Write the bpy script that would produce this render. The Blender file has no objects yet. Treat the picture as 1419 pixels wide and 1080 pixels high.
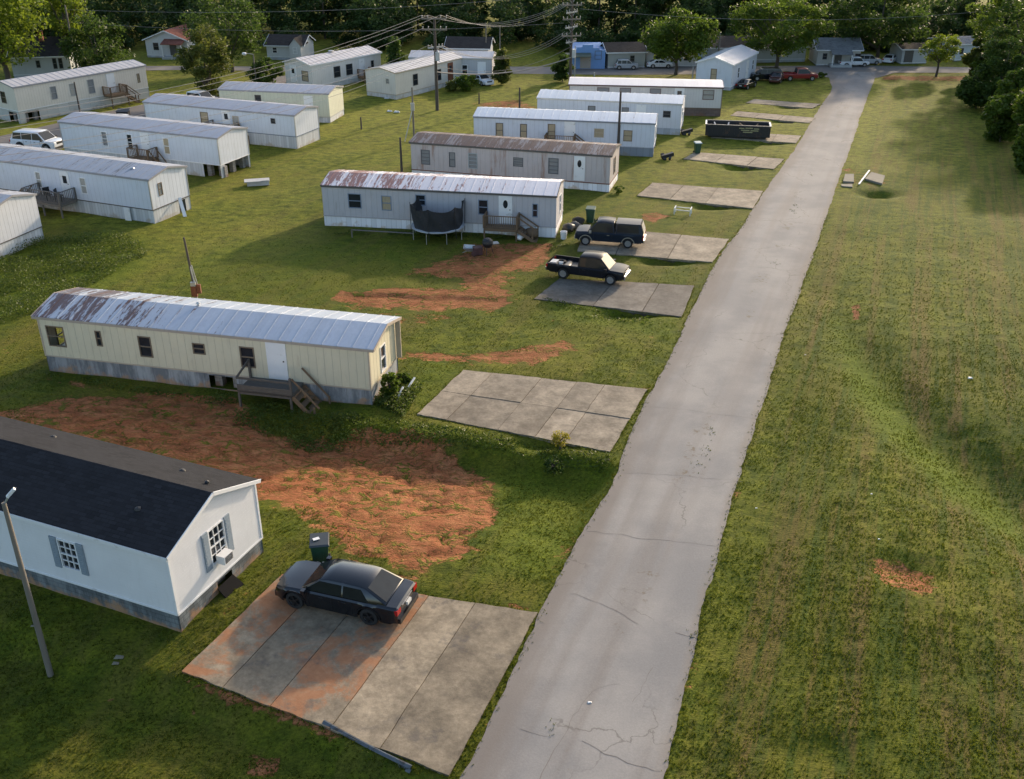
import bpy, math, random
import numpy as np
from mathutils import Matrix, Vector
R = math.radians
rng = np.random.default_rng(7); random.seed(7)
# ------------------------------------------------------------------ camera, sky, sun, exposure
F, YH, CH = 1400.0, -175.0, 23.2
PITCH = math.atan((540 - YH) / F)
sc = bpy.context.scene
cam = bpy.data.cameras.new('camera'); cam.sensor_width = 36; cam.sensor_fit = 'HORIZONTAL'
cam.lens = 36 * F / 1419; cam.clip_end = 4000; cam.clip_start = .5
co = bpy.data.objects.new('camera', cam); sc.collection.objects.link(co)
co.location = (0, 0, CH); co.rotation_euler = (math.pi / 2 - PITCH, 0, 0); sc.camera = co
SUN_AZ, SUN_EL = 57.0, 17.0                       # degrees ccw from +x, elevation
w = bpy.data.worlds.new('World'); sc.world = w; w.use_nodes = True
nt = w.node_tree; bg = nt.nodes['Background']; sky = nt.nodes.new('ShaderNodeTexSky')
sky.sky_type = 'NISHITA'; sky.sun_disc = False; sky.sun_elevation = R(SUN_EL); sky.sun_rotation = R(90 - SUN_AZ)
sky.air_density = 1.0; sky.dust_density = 2.5; sky.ozone_density = 1.0
nt.links.new(sky.outputs[0], bg.inputs[0]); bg.inputs[1].default_value = .15
sl = bpy.data.lights.new('sun', 'SUN'); sl.energy = 2.8; sl.angle = R(2.2); sl.color = (1, .80, .58)
so = bpy.data.objects.new('sun', sl); sc.collection.objects.link(so)
so.rotation_euler = (R(90 - SUN_EL), 0, R(SUN_AZ + 90))
sc.view_settings.view_transform = 'Standard'; sc.view_settings.look = 'None'
sc.view_settings.exposure = 1.03; sc.view_settings.gamma = 1
sc.cycles.max_bounces = 5; sc.cycles.transparent_max_bounces = 6
# ------------------------------------------------------------------ picture <-> ground helpers
CT, ST = math.cos(PITCH), math.sin(PITCH)
def ray(px, py, z=0.0):
    u, v = px - 709.5, 540 - py
    d = (u, F * CT + v * ST, -F * ST + v * CT)
    t = (z - CH) / d[2]
    return (d[0] * t, d[1] * t)
def ppm(p):                                       # pixels per metre at a ground point
    return F / (p[1] * CT + CH * ST)
# value noise ---------------------------------------------------------------
_lat = rng.random((256, 256))
def vnoise(x, y, s, o=0):
    x = np.asarray(x) / s + 37.3 * o + 1000; y = np.asarray(y) / s + 11.7 * o + 1000
    xi = np.floor(x).astype(int); yi = np.floor(y).astype(int); fx = x - xi; fy = y - yi
    fx = fx * fx * (3 - 2 * fx); fy = fy * fy * (3 - 2 * fy)
    a = _lat[xi % 256, yi % 256]; b = _lat[(xi + 1) % 256, yi % 256]
    c = _lat[xi % 256, (yi + 1) % 256]; d = _lat[(xi + 1) % 256, (yi + 1) % 256]
    return (a * (1 - fx) + b * fx) * (1 - fy) + (c * (1 - fx) + d * fx) * fy - .5
def sst(a, b, x):
    t = np.clip((np.asarray(x, float) - a) / (b - a), 0, 1); return t * t * (3 - 2 * t)
def sdpoly(x, y, P):                              # signed distance, positive inside
    x = np.asarray(x, float); y = np.asarray(y, float)
    d = np.full(x.shape, 1e9); ins = np.zeros(x.shape, bool); n = len(P)
    for i in range(n):
        ax, ay = P[i]; bx, by = P[(i + 1) % n]
        ex, ey = bx - ax, by - ay; L2 = ex * ex + ey * ey + 1e-12
        t = np.clip(((x - ax) * ex + (y - ay) * ey) / L2, 0, 1)
        d = np.minimum(d, np.hypot(x - ax - t * ex, y - ay - t * ey))
        c = ((ay > y) != (by > y)) & (x < (bx - ax) * (y - ay) / (by - ay + 1e-12) + ax)
        ins ^= c
    return np.where(ins, d, -d)
def poly(*pp): return [ray(*p) for p in pp]
# ------------------------------------------------------------------ paved outlines (traced once, kept as ground coordinates)
ROAD_L = [(600,1160),(640,1080),(745,858),(800,748),(850,668),(868,618),(895,556),(930,492),(958,430),(975,398),(1000,352),(1030,312),(1058,268),(1085,230),(1112,190),(1138,146),(1152,126),(1150,112),(1148,100)]
ROAD_R = [(900,1160),(920,1080),(962,898),(985,800),(1030,640),(1063,540),(1095,440),(1128,352),(1158,262),(1178,205),(1196,152),(1209,118),(1214,106),(1216,100)]
PADS = {  # name: quad near-left, near-right, far-right, far-left, panels across, panels deep
 0: ((252,932),(622,1076),(745,850),(392,797),5,1), 1: ((578,575),(845,627),(897,541),(642,514),5,2),
 2: ((740,415),(944,440),(962,397),(775,387),3,1), 3: ((800,349),(987,364),(1010,332),(812,315),3,1),
 4: ((883,272),(1043,290),(1057,266),(904,254),3,1), 5: ((947,221),(1072,235),(1087,221),(962,212),3,1),
 6: ((985,191),(1103,199),(1110,189),(990,181),3,1), 7: ((1012,161),(1121,171),(1130,164),(1022,155),3,1),
 8: ((1033,143),(1125,151),(1137,145),(1045,138),3,1)}
road_poly = poly(*ROAD_L) + poly(*ROAD_R)[::-1]
pad_poly = {k: poly(*v[:4]) for k, v in PADS.items()}
street = poly((560,101),(700,102),(850,104),(1000,103),(1090,99),(1150,108),(1216,108),(1240,101),(1419,101),(1650,103),(1650,95),(1419,95),(1200,91),(1000,92),(850,93),(700,92.5),(560,93))
lane = poly((-260,290),(0,238),(62,224),(92,200),(203,171),(330,131),(425,108),(400,104),(330,116),(203,144),(79,171),(0,189),(-260,245))
lane2 = poly((150,98.5),(265,97),(400,99),(560,101),(560,93),(400,93),(265,91.5),(150,92))
flat_polys = [road_poly, street, lane, lane2] + list(pad_poly.values())
# ------------------------------------------------------------------ terrain
def bank(x, y, a, b, off, drop, run, rec, w0=1.0, w1=1.0):
    ax, ay = a; bx, by = b; L = math.hypot(bx-ax, by-ay); ux, uy = (bx-ax)/L, (by-ay)/L
    s = (x-ax)*uy - (y-ay)*ux - off; t = (x-ax)*ux + (y-ay)*uy     # s>0 south of the line
    return -drop * sst(0, run, s) * (1 - sst(run, run+rec, s)) * sst(0, w0, t) * (1 - sst(L-w1, L, t))
b1a, b1b = ray(330,556), ray(872,636)
b0a, b0b = ray(-420,680), ray(640,1083)
hsa, hsb = ray(-300,740), ray(330,903)
SW = poly((1150,395),(1178,470),(1235,545),(1310,615),(1400,680),(1500,745))
CLAYP = poly((-120,640),(0,600),(55,566),(150,549),(250,545),(320,556),(370,592),(440,598),(500,592),(600,602),(680,652),(688,700),(650,762),(570,796),(500,772),(440,712),(380,692),(320,690),(100,690),(-120,760))
PITS = [(pad_poly[k], d) for k, d in ((1,.25),(2,.5),(3,.45),(4,.4),(5,.45),(6,.4),(7,.45),(8,.4))]
def T(x, y, rough=True):
    x = np.asarray(x, float); y = np.asarray(y, float); h = np.zeros(x.shape)
    h += bank(x, y, b1a, b1b, .25 + .25*vnoise(x, y, 1.1, 3), .85, 1.5, 8, 6, 1.6)
    h += bank(x, y, b0a, b0b, .02, .75, 1.0, 40, 2, .8)
    h += bank(x, y, hsa, hsb, -1.6, .3, 3.0, 60, 2, 3.0) * (1 - sst(0, .6, sdpoly(x, y, pad_poly[0])+.6))
    n = len(SW)                                    # drainage swale in the right hand field
    best = np.full(x.shape, 1e9); dep = np.zeros(x.shape)
    for i in range(n-1):
        ax, ay = SW[i]; bx, by = SW[i+1]; ex, ey = bx-ax, by-ay
        t = np.clip(((x-ax)*ex+(y-ay)*ey)/(ex*ex+ey*ey), 0, 1); d = np.hypot(x-ax-t*ex, y-ay-t*ey)
        m = d < best; best = np.where(m, d, best); dep = np.where(m, (i+t)/(n-1), dep)
    h -= (.08 + .85*dep) * np.exp(-(best/(1.3+1.6*dep))**2)
    cx, cy = ray(1256,790); h -= .32*np.exp(-(((x-cx)/1.3)**2+((y-cy)/.9)**2))
    cx, cy = ray(1130,1040); h -= .18*np.exp(-(((x-cx)/1.3)**2+((y-cy)/.8)**2))
    cx, cy = ray(1217,268); h -= .6*np.exp(-(((x-cx)/1.5)**2+((y-cy)/.9)**2))
    h += bank(x, y, ray(440,404), ray(720,408), vnoise(x,y,2,6)*.8, .16, .5, 5, 3, 2)
    h += bank(x, y, ray(540,378), ray(690,372), vnoise(x,y,2,6)*.8, .14, .5, 4, 2, 2)
    if rough:
        r = .16*vnoise(x,y,7,1) + .09*vnoise(x,y,2.6,2) + .07*vnoise(x,y,1.0,4)*(1-sst(50,85,y)) + .045*vnoise(x+y*.3,y*2,.5,5)*(1-sst(34,60,y))
        m = np.ones(x.shape)
        for P in flat_polys: m *= 1 - sst(-.5, -.05, sdpoly(x, y, P))
        ck = sst(-1, 1, sdpoly(x, y, CLAYP)); r = r - ck*.16*sst(.10, .0, np.abs(vnoise(x+.5*y, y*1.7, 1.5, 7)+.5*vnoise(x, y, .6, 8)))
        h += r*m
        for q, d in PITS:
            (x0, y0), (x1, y1) = q[0], q[1]; px_, py_ = x0+(x1-x0)*.66, y0+(y1-y0)*.66
            h -= d*np.exp(-(((x-px_)/1.5)**2+((y-py_+.45)/.55)**2))*sst(-.05,.05,-sdpoly(x,y,q)+.02)
        for P in flat_polys: h = np.where(sdpoly(x,y,P) > -.02, np.minimum(h, -.035), h)
    return h
def G(px, py, dz=0):
    z = 0.0
    for _ in range(5):
        p = ray(px, py, z); z = float(T(p[0], p[1], False))
    return Vector((p[0], p[1], z+dz))
# ------------------------------------------------------------------ materials
def new_mat(name):
    m = bpy.data.materials.new(name); m.use_nodes = True
    return m, m.node_tree.nodes, m.node_tree.links, m.node_tree.nodes['Principled BSDF']
def N(nodes, t, **k):
    n = nodes.new(t)
    for a, b in k.items(): setattr(n, a, b)
    return n
def noise(nd, lk, vec, scale, detail=4, rough=.55, sx=1, sy=1, sz=1, rot=0, dist=0):
    mp = N(nd, 'ShaderNodeMapping', vector_type='TEXTURE'); mp.inputs['Scale'].default_value = (1/sx, 1/sy, 1/sz); mp.inputs['Rotation'].default_value[2] = -rot
    lk.new(vec, mp.inputs[0])
    n = N(nd, 'ShaderNodeTexNoise'); n.inputs['Scale'].default_value = scale; n.inputs['Detail'].default_value = detail
    n.inputs['Roughness'].default_value = rough; n.inputs['Distortion'].default_value = dist
    lk.new(mp.outputs[0], n.inputs['Vector']); return n.outputs[0]
def ramp(nd, lk, val, a, b):
    r = N(nd, 'ShaderNodeMapRange', interpolation_type='SMOOTHSTEP'); r.inputs[1].default_value = a; r.inputs[2].default_value = b
    lk.new(val, r.inputs[0]); return r.outputs[0]
def mix(nd, lk, fac, a, b, blend='MIX'):
    m = N(nd, 'ShaderNodeMix', data_type='RGBA', blend_type=blend)
    for s, v in ((m.inputs[0], fac), (m.inputs[6], a), (m.inputs[7], b)):
        if hasattr(v, 'links'): lk.new(v, s)
        elif isinstance(v, (int, float)): s.default_value = v
        else: s.default_value = (*v, 1)
    return m.outputs[2]
def math_(nd, lk, op, a, b=0.0):
    m = N(nd, 'ShaderNodeMath', operation=op)
    for s, v in ((m.inputs[0], a), (m.inputs[1], b)):
        if hasattr(v, 'links'): lk.new(v, s)
        else: s.default_value = v
    return m.outputs[0]
def bump(nd, lk, h, strength, dist, bsdf):
    b = N(nd, 'ShaderNodeBump'); b.inputs['Strength'].default_value = strength; b.inputs['Distance'].default_value = dist
    lk.new(h, b.inputs['Height']); lk.new(b.outputs[0], bsdf.inputs['Normal'])
_mc = {}
def paint(name, col, rough=.6, var=.15, scale=3, metal=0, coat=0, dirt=None, dirt_amt=.5, sx=1, sy=1, sz=1, bump_s=0, spec=.5):
    if name in _mc: return _mc[name]
    m, nd, lk, bs = new_mat(name); tc = N(nd, 'ShaderNodeTexCoord').outputs['Object']
    n = noise(nd, lk, tc, scale, 5, .6, sx, sy, sz)
    c = mix(nd, lk, n, tuple(v*(1-var) for v in col), tuple(min(1, v*(1+var)) for v in col))
    if dirt:
        n2 = noise(nd, lk, tc, scale*.7, 6, .7, sx, sy, sz, dist=.4)
        c = mix(nd, lk, ramp(nd, lk, n2, .62-.2*dirt_amt, .78-.12*dirt_amt), c, dirt)
    lk.new(c, bs.inputs['Base Color']); bs.inputs['Roughness'].default_value = rough; bs.inputs['Metallic'].default_value = metal
    bs.inputs['Coat Weight'].default_value = coat; bs.inputs['Coat Roughness'].default_value = .06; bs.inputs['Specular IOR Level'].default_value = spec
    if bump_s: bump(nd, lk, n, bump_s, .03, bs)
    _mc[name] = m; return m
def siding(name, col, step=.4, axis='X', depth=.5, streak=(.16,.09,.05), amt=.3, rough=.55, grime=(.2,.19,.17)):
    """painted metal or vinyl siding: seams repeat along the axis, rust and grime run down from the top"""
    if name in _mc: return _mc[name]
    m, nd, lk, bs = new_mat(name); tc = N(nd, 'ShaderNodeTexCoord').outputs['Object']
    sp = N(nd, 'ShaderNodeSeparateXYZ'); lk.new(tc, sp.inputs[0])
    v = math_(nd, lk, 'ADD', sp.outputs['X'], sp.outputs['Y']) if axis == 'X' else sp.outputs['Z']
    fr = math_(nd, lk, 'FRACT', math_(nd, lk, 'MULTIPLY', v, 1/step), 0)
    seam = ramp(nd, lk, fr, .0, .10) if axis == 'X' else fr
    n = noise(nd, lk, tc, .9, 5, .6); c = mix(nd, lk, n, tuple(q*.88 for q in col), tuple(min(1, q*1.08) for q in col))
    if axis == 'X': c = mix(nd, lk, seam, tuple(q*.72 for q in col), c)
    st = ramp(nd, lk, noise(nd, lk, tc, 1.6, 6, .7, 1, 1, .12), .70-.25*amt, .86-.18*amt)
    c = mix(nd, lk, math_(nd, lk, 'MULTIPLY', st, .75), c, streak)
    g = ramp(nd, lk, noise(nd, lk, tc, 2.2, 6, .75, 1, 1, .3), .5, .85); c = mix(nd, lk, math_(nd, lk, 'MULTIPLY', g, .45), c, grime)
    lk.new(c, bs.inputs['Base Color']); bs.inputs['Roughness'].default_value = rough
    bump(nd, lk, math_(nd, lk, 'ADD', seam, math_(nd, lk, 'MULTIPLY', n, .6)), depth, .03, bs)
    _mc[name] = m; return m
def metal_roof(name, col, rust, amt, grad=None, rough=.45):
    """sheet metal with rust streaks running down the slope (local y); grad=(x0,x1): rust fades out along local x"""
    m, nd, lk, bs = new_mat(name); tc = N(nd, 'ShaderNodeTexCoord').outputs['Object']
    sp = N(nd, 'ShaderNodeSeparateXYZ'); lk.new(tc, sp.inputs[0])
    cell = math_(nd, lk, 'FLOOR', math_(nd, lk, 'MULTIPLY', sp.outputs['X'], 1/.76)); wn = N(nd, 'ShaderNodeTexWhiteNoise', noise_dimensions='1D'); lk.new(cell, wn.inputs['W'])
    n = noise(nd, lk, tc, 1.5, 6, .72, 2.6, .30, 1, dist=.4); n2 = noise(nd, lk, tc, 7, 5, .7, 1, .35, 1)
    c = mix(nd, lk, n2, tuple(q*.8 for q in col), tuple(min(1, q*1.12) for q in col))
    c = mix(nd, lk, math_(nd, lk, 'MULTIPLY', wn.outputs[0], .25), c, tuple(q*.7 for q in col))
    f = math_(nd, lk, 'ADD', math_(nd, lk, 'ADD', n, math_(nd, lk, 'MULTIPLY', n2, .35)), math_(nd, lk, 'MULTIPLY', wn.outputs[0], .16))
    if grad:
        g = N(nd, 'ShaderNodeMapRange'); lk.new(sp.outputs['X'], g.inputs[0]); g.inputs[1].default_value = grad[0]; g.inputs[2].default_value = grad[1]
        g.inputs[3].default_value = .10; g.inputs[4].default_value = -.30; f = math_(nd, lk, 'ADD', f, g.outputs[0])
    k = ramp(nd, lk, f, 1.0-.26*amt, 1.10-.26*amt)
    rc = mix(nd, lk, n2, tuple(q*.55 for q in rust), tuple(q*1.5 for q in rust))
    c = mix(nd, lk, math_(nd, lk, 'MULTIPLY', k, .9), c, rc)
    lk.new(c, bs.inputs['Base Color']); bs.inputs['Roughness'].default_value = rough; bs.inputs['Metallic'].default_value = .25
    bump(nd, lk, n2, .3, .03, bs); return m
def glass(name, col=(.02,.024,.03), rough=.06):
    if name in _mc: return _mc[name]
    m, nd, lk, bs = new_mat(name); tc = N(nd, 'ShaderNodeTexCoord').outputs['Object']
    n = noise(nd, lk, tc, 2.5, 3, .5); lk.new(mix(nd, lk, n, tuple(c*.6 for c in col), tuple(min(1,c*1.5) for c in col)), bs.inputs['Base Color'])
    bs.inputs['Roughness'].default_value = rough; bump(nd, lk, n, .08, .02, bs); _mc[name] = m; return m
def leafmat(name, a, b, trans=.42):
    if name in _mc: return _mc[name]
    m, nd, lk, bs = new_mat(name); g = N(nd, 'ShaderNodeTexCoord').outputs['Object']
    n = noise(nd, lk, g, .55, 4, .65); n2 = noise(nd, lk, g, 5, 2, .5)
    c = mix(nd, lk, ramp(nd, lk, n, .35, .68), a, b); c = mix(nd, lk, math_(nd, lk, 'MULTIPLY', n2, .5), c, tuple(v*.45 for v in a))
    lk.new(c, bs.inputs['Base Color']); bs.inputs['Roughness'].default_value = .55; bs.inputs['Specular IOR Level'].default_value = .25
    tr = N(nd, 'ShaderNodeBsdfTranslucent'); lk.new(mix(nd, lk, .5, c, tuple(min(1, v*1.5) for v in b)), tr.inputs[0])
    ms = N(nd, 'ShaderNodeMixShader'); ms.inputs[0].default_value = trans
    lk.new(bs.outputs[0], ms.inputs[1]); lk.new(tr.outputs[0], ms.inputs[2]); lk.new(ms.outputs[0], nd['Material Output'].inputs[0])
    _mc[name] = m; return m
def shingle(name, col):
    m, nd, lk, bs = new_mat(name); tc = N(nd, 'ShaderNodeTexCoord').outputs['Object']
    br = N(nd, 'ShaderNodeTexBrick'); br.inputs['Scale'].default_value = 1; br.inputs['Brick Width'].default_value = .33; br.inputs['Row Height'].default_value = .14
    br.inputs['Mortar Size'].default_value = .008; br.inputs['Bias'].default_value = 0
    lk.new(tc, br.inputs['Vector']); br.inputs['Color1'].default_value = (*[c*.75 for c in col], 1); br.inputs['Color2'].default_value = (*[c*1.35 for c in col], 1); br.inputs['Mortar'].default_value = (*[c*.5 for c in col], 1)
    n = noise(nd, lk, tc, .8, 5, .6); c = mix(nd, lk, ramp(nd, lk, n, .3, .8), br.outputs[0], tuple(q*1.25 for q in col))
    lk.new(c, bs.inputs['Base Color']); bs.inputs['Roughness'].default_value = .95; bs.inputs['Specular IOR Level'].default_value = .15
    bump(nd, lk, br.outputs['Fac'], .5, -.02, bs); return m
def blockmat(name, col, tint, w=.4, h=.2, stain=0):
    if name in _mc: return _mc[name]
    m, nd, lk, bs = new_mat(name); tc = N(nd, 'ShaderNodeTexCoord').outputs['Object']
    sp = N(nd, 'ShaderNodeSeparateXYZ'); lk.new(tc, sp.inputs[0]); cb = N(nd, 'ShaderNodeCombineXYZ')
    lk.new(math_(nd, lk, 'ADD', sp.outputs['X'], sp.outputs['Y']), cb.inputs[0]); lk.new(sp.outputs['Z'], cb.inputs[1])
    br = N(nd, 'ShaderNodeTexBrick'); br.inputs['Scale'].default_value = 1; br.inputs['Brick Width'].default_value = w; br.inputs['Row Height'].default_value = h; br.inputs['Mortar Size'].default_value = .012
    lk.new(cb.outputs[0], br.inputs['Vector']); br.inputs['Color1'].default_value = (*[c*.85 for c in col], 1); br.inputs['Color2'].default_value = (*[c*1.1 for c in col], 1); br.inputs['Mortar'].default_value = (*[c*.6 for c in col], 1)
    n = noise(nd, lk, tc, 1.3, 6, .7)
    z = N(nd, 'ShaderNodeMapRange'); lk.new(sp.outputs['Z'], z.inputs[0]); z.inputs[1].default_value = -.5; z.inputs[2].default_value = .55; z.inputs[3].default_value = .35; z.inputs[4].default_value = -.1
    n3 = noise(nd, lk, tc, 1.6, 5, .7, 1, 1, .25); base_ = mix(nd, lk, ramp(nd, lk, n3, .40, .62), mix(nd, lk, 1.0, br.outputs[0], (.55,.56,.58), 'MULTIPLY'), mix(nd, lk, 1.0, br.outputs[0], (1.12,1.12,1.12), 'MULTIPLY')) if stain else br.outputs[0]
    k = ramp(nd, lk, math_(nd, lk, 'ADD', n, z.outputs[0]), .52, .72)      # red clay splashed up from the ground
    lk.new(mix(nd, lk, math_(nd, lk, 'MULTIPLY', k, .85), base_, tint), bs.inputs['Base Color']); bs.inputs['Roughness'].default_value = .9
    bump(nd, lk, br.outputs['Fac'], .6, -.03, bs); _mc[name] = m; return m
wood_grey = paint('weathered_wood', (.15,.135,.12), .85, .35, 4, sx=1, sy=1, sz=6, bump_s=.3)
wood_deck = paint('dark_weathered_wood', (.095,.083,.072), .85, .45, 5, sx=1, sy=8, sz=3, bump_s=.3)
wood_brown = paint('brown_wood', (.15,.10,.06), .85, .35, 4, bump_s=.3)
pole_mat = paint('pole_wood', (.17,.15,.125), .85, .3, 3, sz=.2, bump_s=.3)
pole_dark = paint('dark_pole_wood', (.075,.06,.05), .85, .3, 3, sz=.2, bump_s=.3)
white_p = paint('white_paint', (.72,.73,.74), .5, .06, 2, dirt=(.4,.38,.34), dirt_amt=.3)
galv = paint('galvanised_metal', (.42,.43,.44), .4, .15, 5, metal=.6)
black_p = paint('black_plastic', (.018,.018,.02), .5, .3, 4)
dark_trim = paint('dark_trim', (.09,.085,.08), .6, .2, 4)
bin_green = paint('bin_green_plastic', (.012,.06,.035), .45, .2, 4, dirt=(.05,.06,.05), dirt_amt=.2)
glass_d = glass('dark_window_glass'); curtain = paint('pale_curtain', (.34,.33,.30), .6, .3, 6, sx=4, sy=4, sz=.4)
curtain_t = paint('tan_curtain', (.36,.30,.2), .6, .3, 6, sx=4, sy=4, sz=.4)
blind = paint('grey_blind', (.2,.21,.22), .5, .3, 3, sz=8)
wire_m = paint('wire_metal', (.24,.22,.21), .5, .1, 2); insul = paint('insulator_grey', (.30,.29,.28), .4, .2, 3)
rust_m = paint('rusty_metal', (.16,.055,.025), .8, .4, 6); tyre_m = paint('tyre_rubber', (.016,.016,.017), .85, .2, 8)
# ------------------------------------------------------------------ mesh builder
class MB:
    def __init__(s): s.v = []; s.f = []
    def add(s, vs, fs, M=None):
        o = len(s.v); s.v += [tuple(M @ Vector(v)) if M else tuple(v) for v in vs]; s.f += [tuple(i+o for i in f) for f in fs]
    def box(s, x0, y0, z0, x1, y1, z1, M=None):
        s.add([(x0,y0,z0),(x1,y0,z0),(x1,y1,z0),(x0,y1,z0),(x0,y0,z1),(x1,y0,z1),(x1,y1,z1),(x0,y1,z1)],
              [(3,2,1,0),(4,5,6,7),(0,1,5,4),(1,2,6,5),(2,3,7,6),(3,0,4,7)], M)
    def quad(s, a, b, c, d, M=None): s.add([a,b,c,d], [(0,1,2,3)], M)
    def bar(s, a, b, w, h=None, M=None):                       # rectangular bar between two points
        a = Vector(a); b = Vector(b); h = h or w; d = (b-a); L = d.length; d.normalize()
        up = Vector((0,0,1)) if abs(d.z) < .95 else Vector((1,0,0)); r = d.cross(up).normalized(); u = r.cross(d)
        vs = [p + r*(i*w/2) + u*(j*h/2) for p in (a, b) for i, j in ((-1,-1),(1,-1),(1,1),(-1,1))]
        s.add(vs, [(3,2,1,0),(4,5,6,7),(0,1,5,4),(1,2,6,5),(2,3,7,6),(3,0,4,7)], M)
    def tube(s, pts, r, n=8, M=None, r1=None, caps=True):
        pts = [Vector(p) for p in pts]; k = len(pts); o = []
        for i, p in enumerate(pts):
            d = (pts[min(i+1,k-1)] - pts[max(i-1,0)]).normalized()
            up = Vector((0,0,1)) if abs(d.z) < .95 else Vector((1,0,0)); a = d.cross(up).normalized(); b = d.cross(a)
            rr = r if r1 is None else r + (r1-r)*i/(k-1)
            o += [p + (a*math.cos(2*math.pi*j/n) + b*math.sin(2*math.pi*j/n))*rr for j in range(n)]
        fs = [(i*n+j, i*n+(j+1)%n, (i+1)*n+(j+1)%n, (i+1)*n+j) for i in range(k-1) for j in range(n)]
        if caps: fs += [tuple(range(n))[::-1], tuple((k-1)*n+j for j in range(n))]
        s.add(o, fs, M)
    def lathe(s, prof, n=20, M=None):                          # profile (r, z) about local z
        vs = [(r*math.cos(2*math.pi*j/n), r*math.sin(2*math.pi*j/n), z) for r, z in prof for j in range(n)]
        fs = [(i*n+j, i*n+(j+1)%n, (i+1)*n+(j+1)%n, (i+1)*n+j) for i in range(len(prof)-1) for j in range(n)]
        s.add(vs, fs, M)
    def build(s, name, m, parent=None, smooth=None):
        me = bpy.data.meshes.new(name); me.from_pydata(s.v, [], s.f); me.materials.append(m); me.update()
        if smooth is not None:
            me.polygons.foreach_set('use_smooth', [True]*len(me.polygons)); me.set_sharp_from_angle(angle=R(smooth))
        o = bpy.data.objects.new(name, me); sc.collection.objects.link(o)
        if parent: o.parent = parent
        return o
def tag(o, label=None, cat=None, group=None, kind=None):
    for k, v in (('label', label), ('category', cat), ('group', group), ('kind', kind)):
        if v: o[k] = v
    return o
def empty(name, label, cat, loc=(0,0,0), rz=0, group=None):
    o = bpy.data.objects.new(name, None); sc.collection.objects.link(o); o.empty_display_size = .3
    o.location = loc; o.rotation_euler = (0,0,rz); return tag(o, label, cat, group)
def copy_tree(o, parent=None):
    c = o.copy(); sc.collection.objects.link(c); c.parent = parent
    for ch in list(o.children): copy_tree(ch, c)
    return c
def TM(x, y, z, a=0): return Matrix.Translation((x,y,z)) @ Matrix.Rotation(R(a), 4, 'Z')
def np_mesh(name, V, nper, mats, parent=None, attr=None):
    """mesh of separate n-gons from an array (count*nper, 3)"""
    V = np.asarray(V, np.float32).reshape(-1,3); n = len(V)//nper; me = bpy.data.meshes.new(name)
    me.vertices.add(len(V)); me.vertices.foreach_set('co', V.ravel()); me.loops.add(len(V)); me.loops.foreach_set('vertex_index', np.arange(len(V), dtype=np.int32))
    me.polygons.add(n); me.polygons.foreach_set('loop_start', np.arange(0, len(V), nper, dtype=np.int32)); me.materials.append(mats); me.update(calc_edges=True)
    o = bpy.data.objects.new(name, me); sc.collection.objects.link(o)
    if parent: o.parent = parent
    return o
# ------------------------------------------------------------------ ground
def axis(segs):
    out = [segs[0][0]]
    for a, b, st in segs:
        n = max(1, int(round((b-a)/st))); out += list(np.linspace(a, b, n+1)[1:])
    return np.array(out)
gx = axis([(-1600,-400,240),(-400,-140,26),(-140,-60,2.5),(-60,-32,.7),(-32,34,.22),(34,62,.5),(62,140,2.5),(140,400,26),(400,1600,240)])
gy = axis([(-600,-100,100),(-100,10,10),(10,17,1),(17,62,.2),(62,100,.34),(100,140,.8),(140,220,4),(220,400,30),(400,2000,200)])
X, Y = np.meshgrid(gx, gy); Z = T(X, Y)
def blob(pp, wd): return sst(-wd, wd, sdpoly(X, Y, poly(*pp)))
clay = 1.18*blob([(-160,600),(-40,585),(40,560),(150,549),(250,545),(320,556),(370,592),(440,598),(500,592),(600,602),(680,652),(688,700),(650,762),(570,796),(500,772),(440,712),(380,692),(320,690),(100,690),(-160,760)], 1.2)
for pp, wd, k in (([(565,378),(640,348),(700,338),(765,352),(760,368),(715,378),(700,396),(712,420),(690,434),(640,424),(560,430),(455,414),(470,404),(560,398),(640,398),(640,384)], 1.0, .86),
    ([(555,484),(640,490),(700,484),(790,470),(802,484),(745,505),(650,503),(560,494)], .8, .82), ([(885,300),(910,293),(930,299),(905,309)], .6, .9),
    ([(1215,775),(1290,790),(1290,825),(1235,815)], .8, 1.0), ([(655,142),(720,138),(745,150),(690,157)], 2, .8), ([(1218,104),(1350,106),(1350,112),(1218,111)], 1, .75),
    ([(470,440),(560,425),(640,436),(600,450),(500,452)], .5, .45), ([(1180,422),(1192,420),(1192,440),(1182,440)], .1, .9), ([(60,1050),(150,1060),(150,1100),(60,1100)], .3, .6),
    ([(340,1020),(385,1025),(380,1050),(340,1045)], .15, .8), ([(640,338),(770,336),(760,350),(650,352)], .5, .7), ([(60,520),(340,560),(340,570),(60,530)], .2, .5), ([(740,165),(1000,172),(1000,180),(740,176)], 1, .2),
    ([(700,830),(745,842),(745,852),(700,846)], .2, .7), ([(1150,232),(1232,232),(1232,262),(1150,262)], .8, .35), ([(280,868),(340,812),(350,820),(300,885)], .3, .5), ([(240,900),(252,945),(480,1030),(480,1010),(262,938)], .15, .7)):
    clay = np.maximum(clay, k*blob(pp, wd))
rd = sdpoly(X, Y, road_poly); clay = np.maximum(clay, .20*sst(-.8, -.05, rd)*(1+1.2*vnoise(X, Y, 3, 9)))
b1 = T(X, Y, False); 
lush_sunlit = np.zeros(X.shape)
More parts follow.
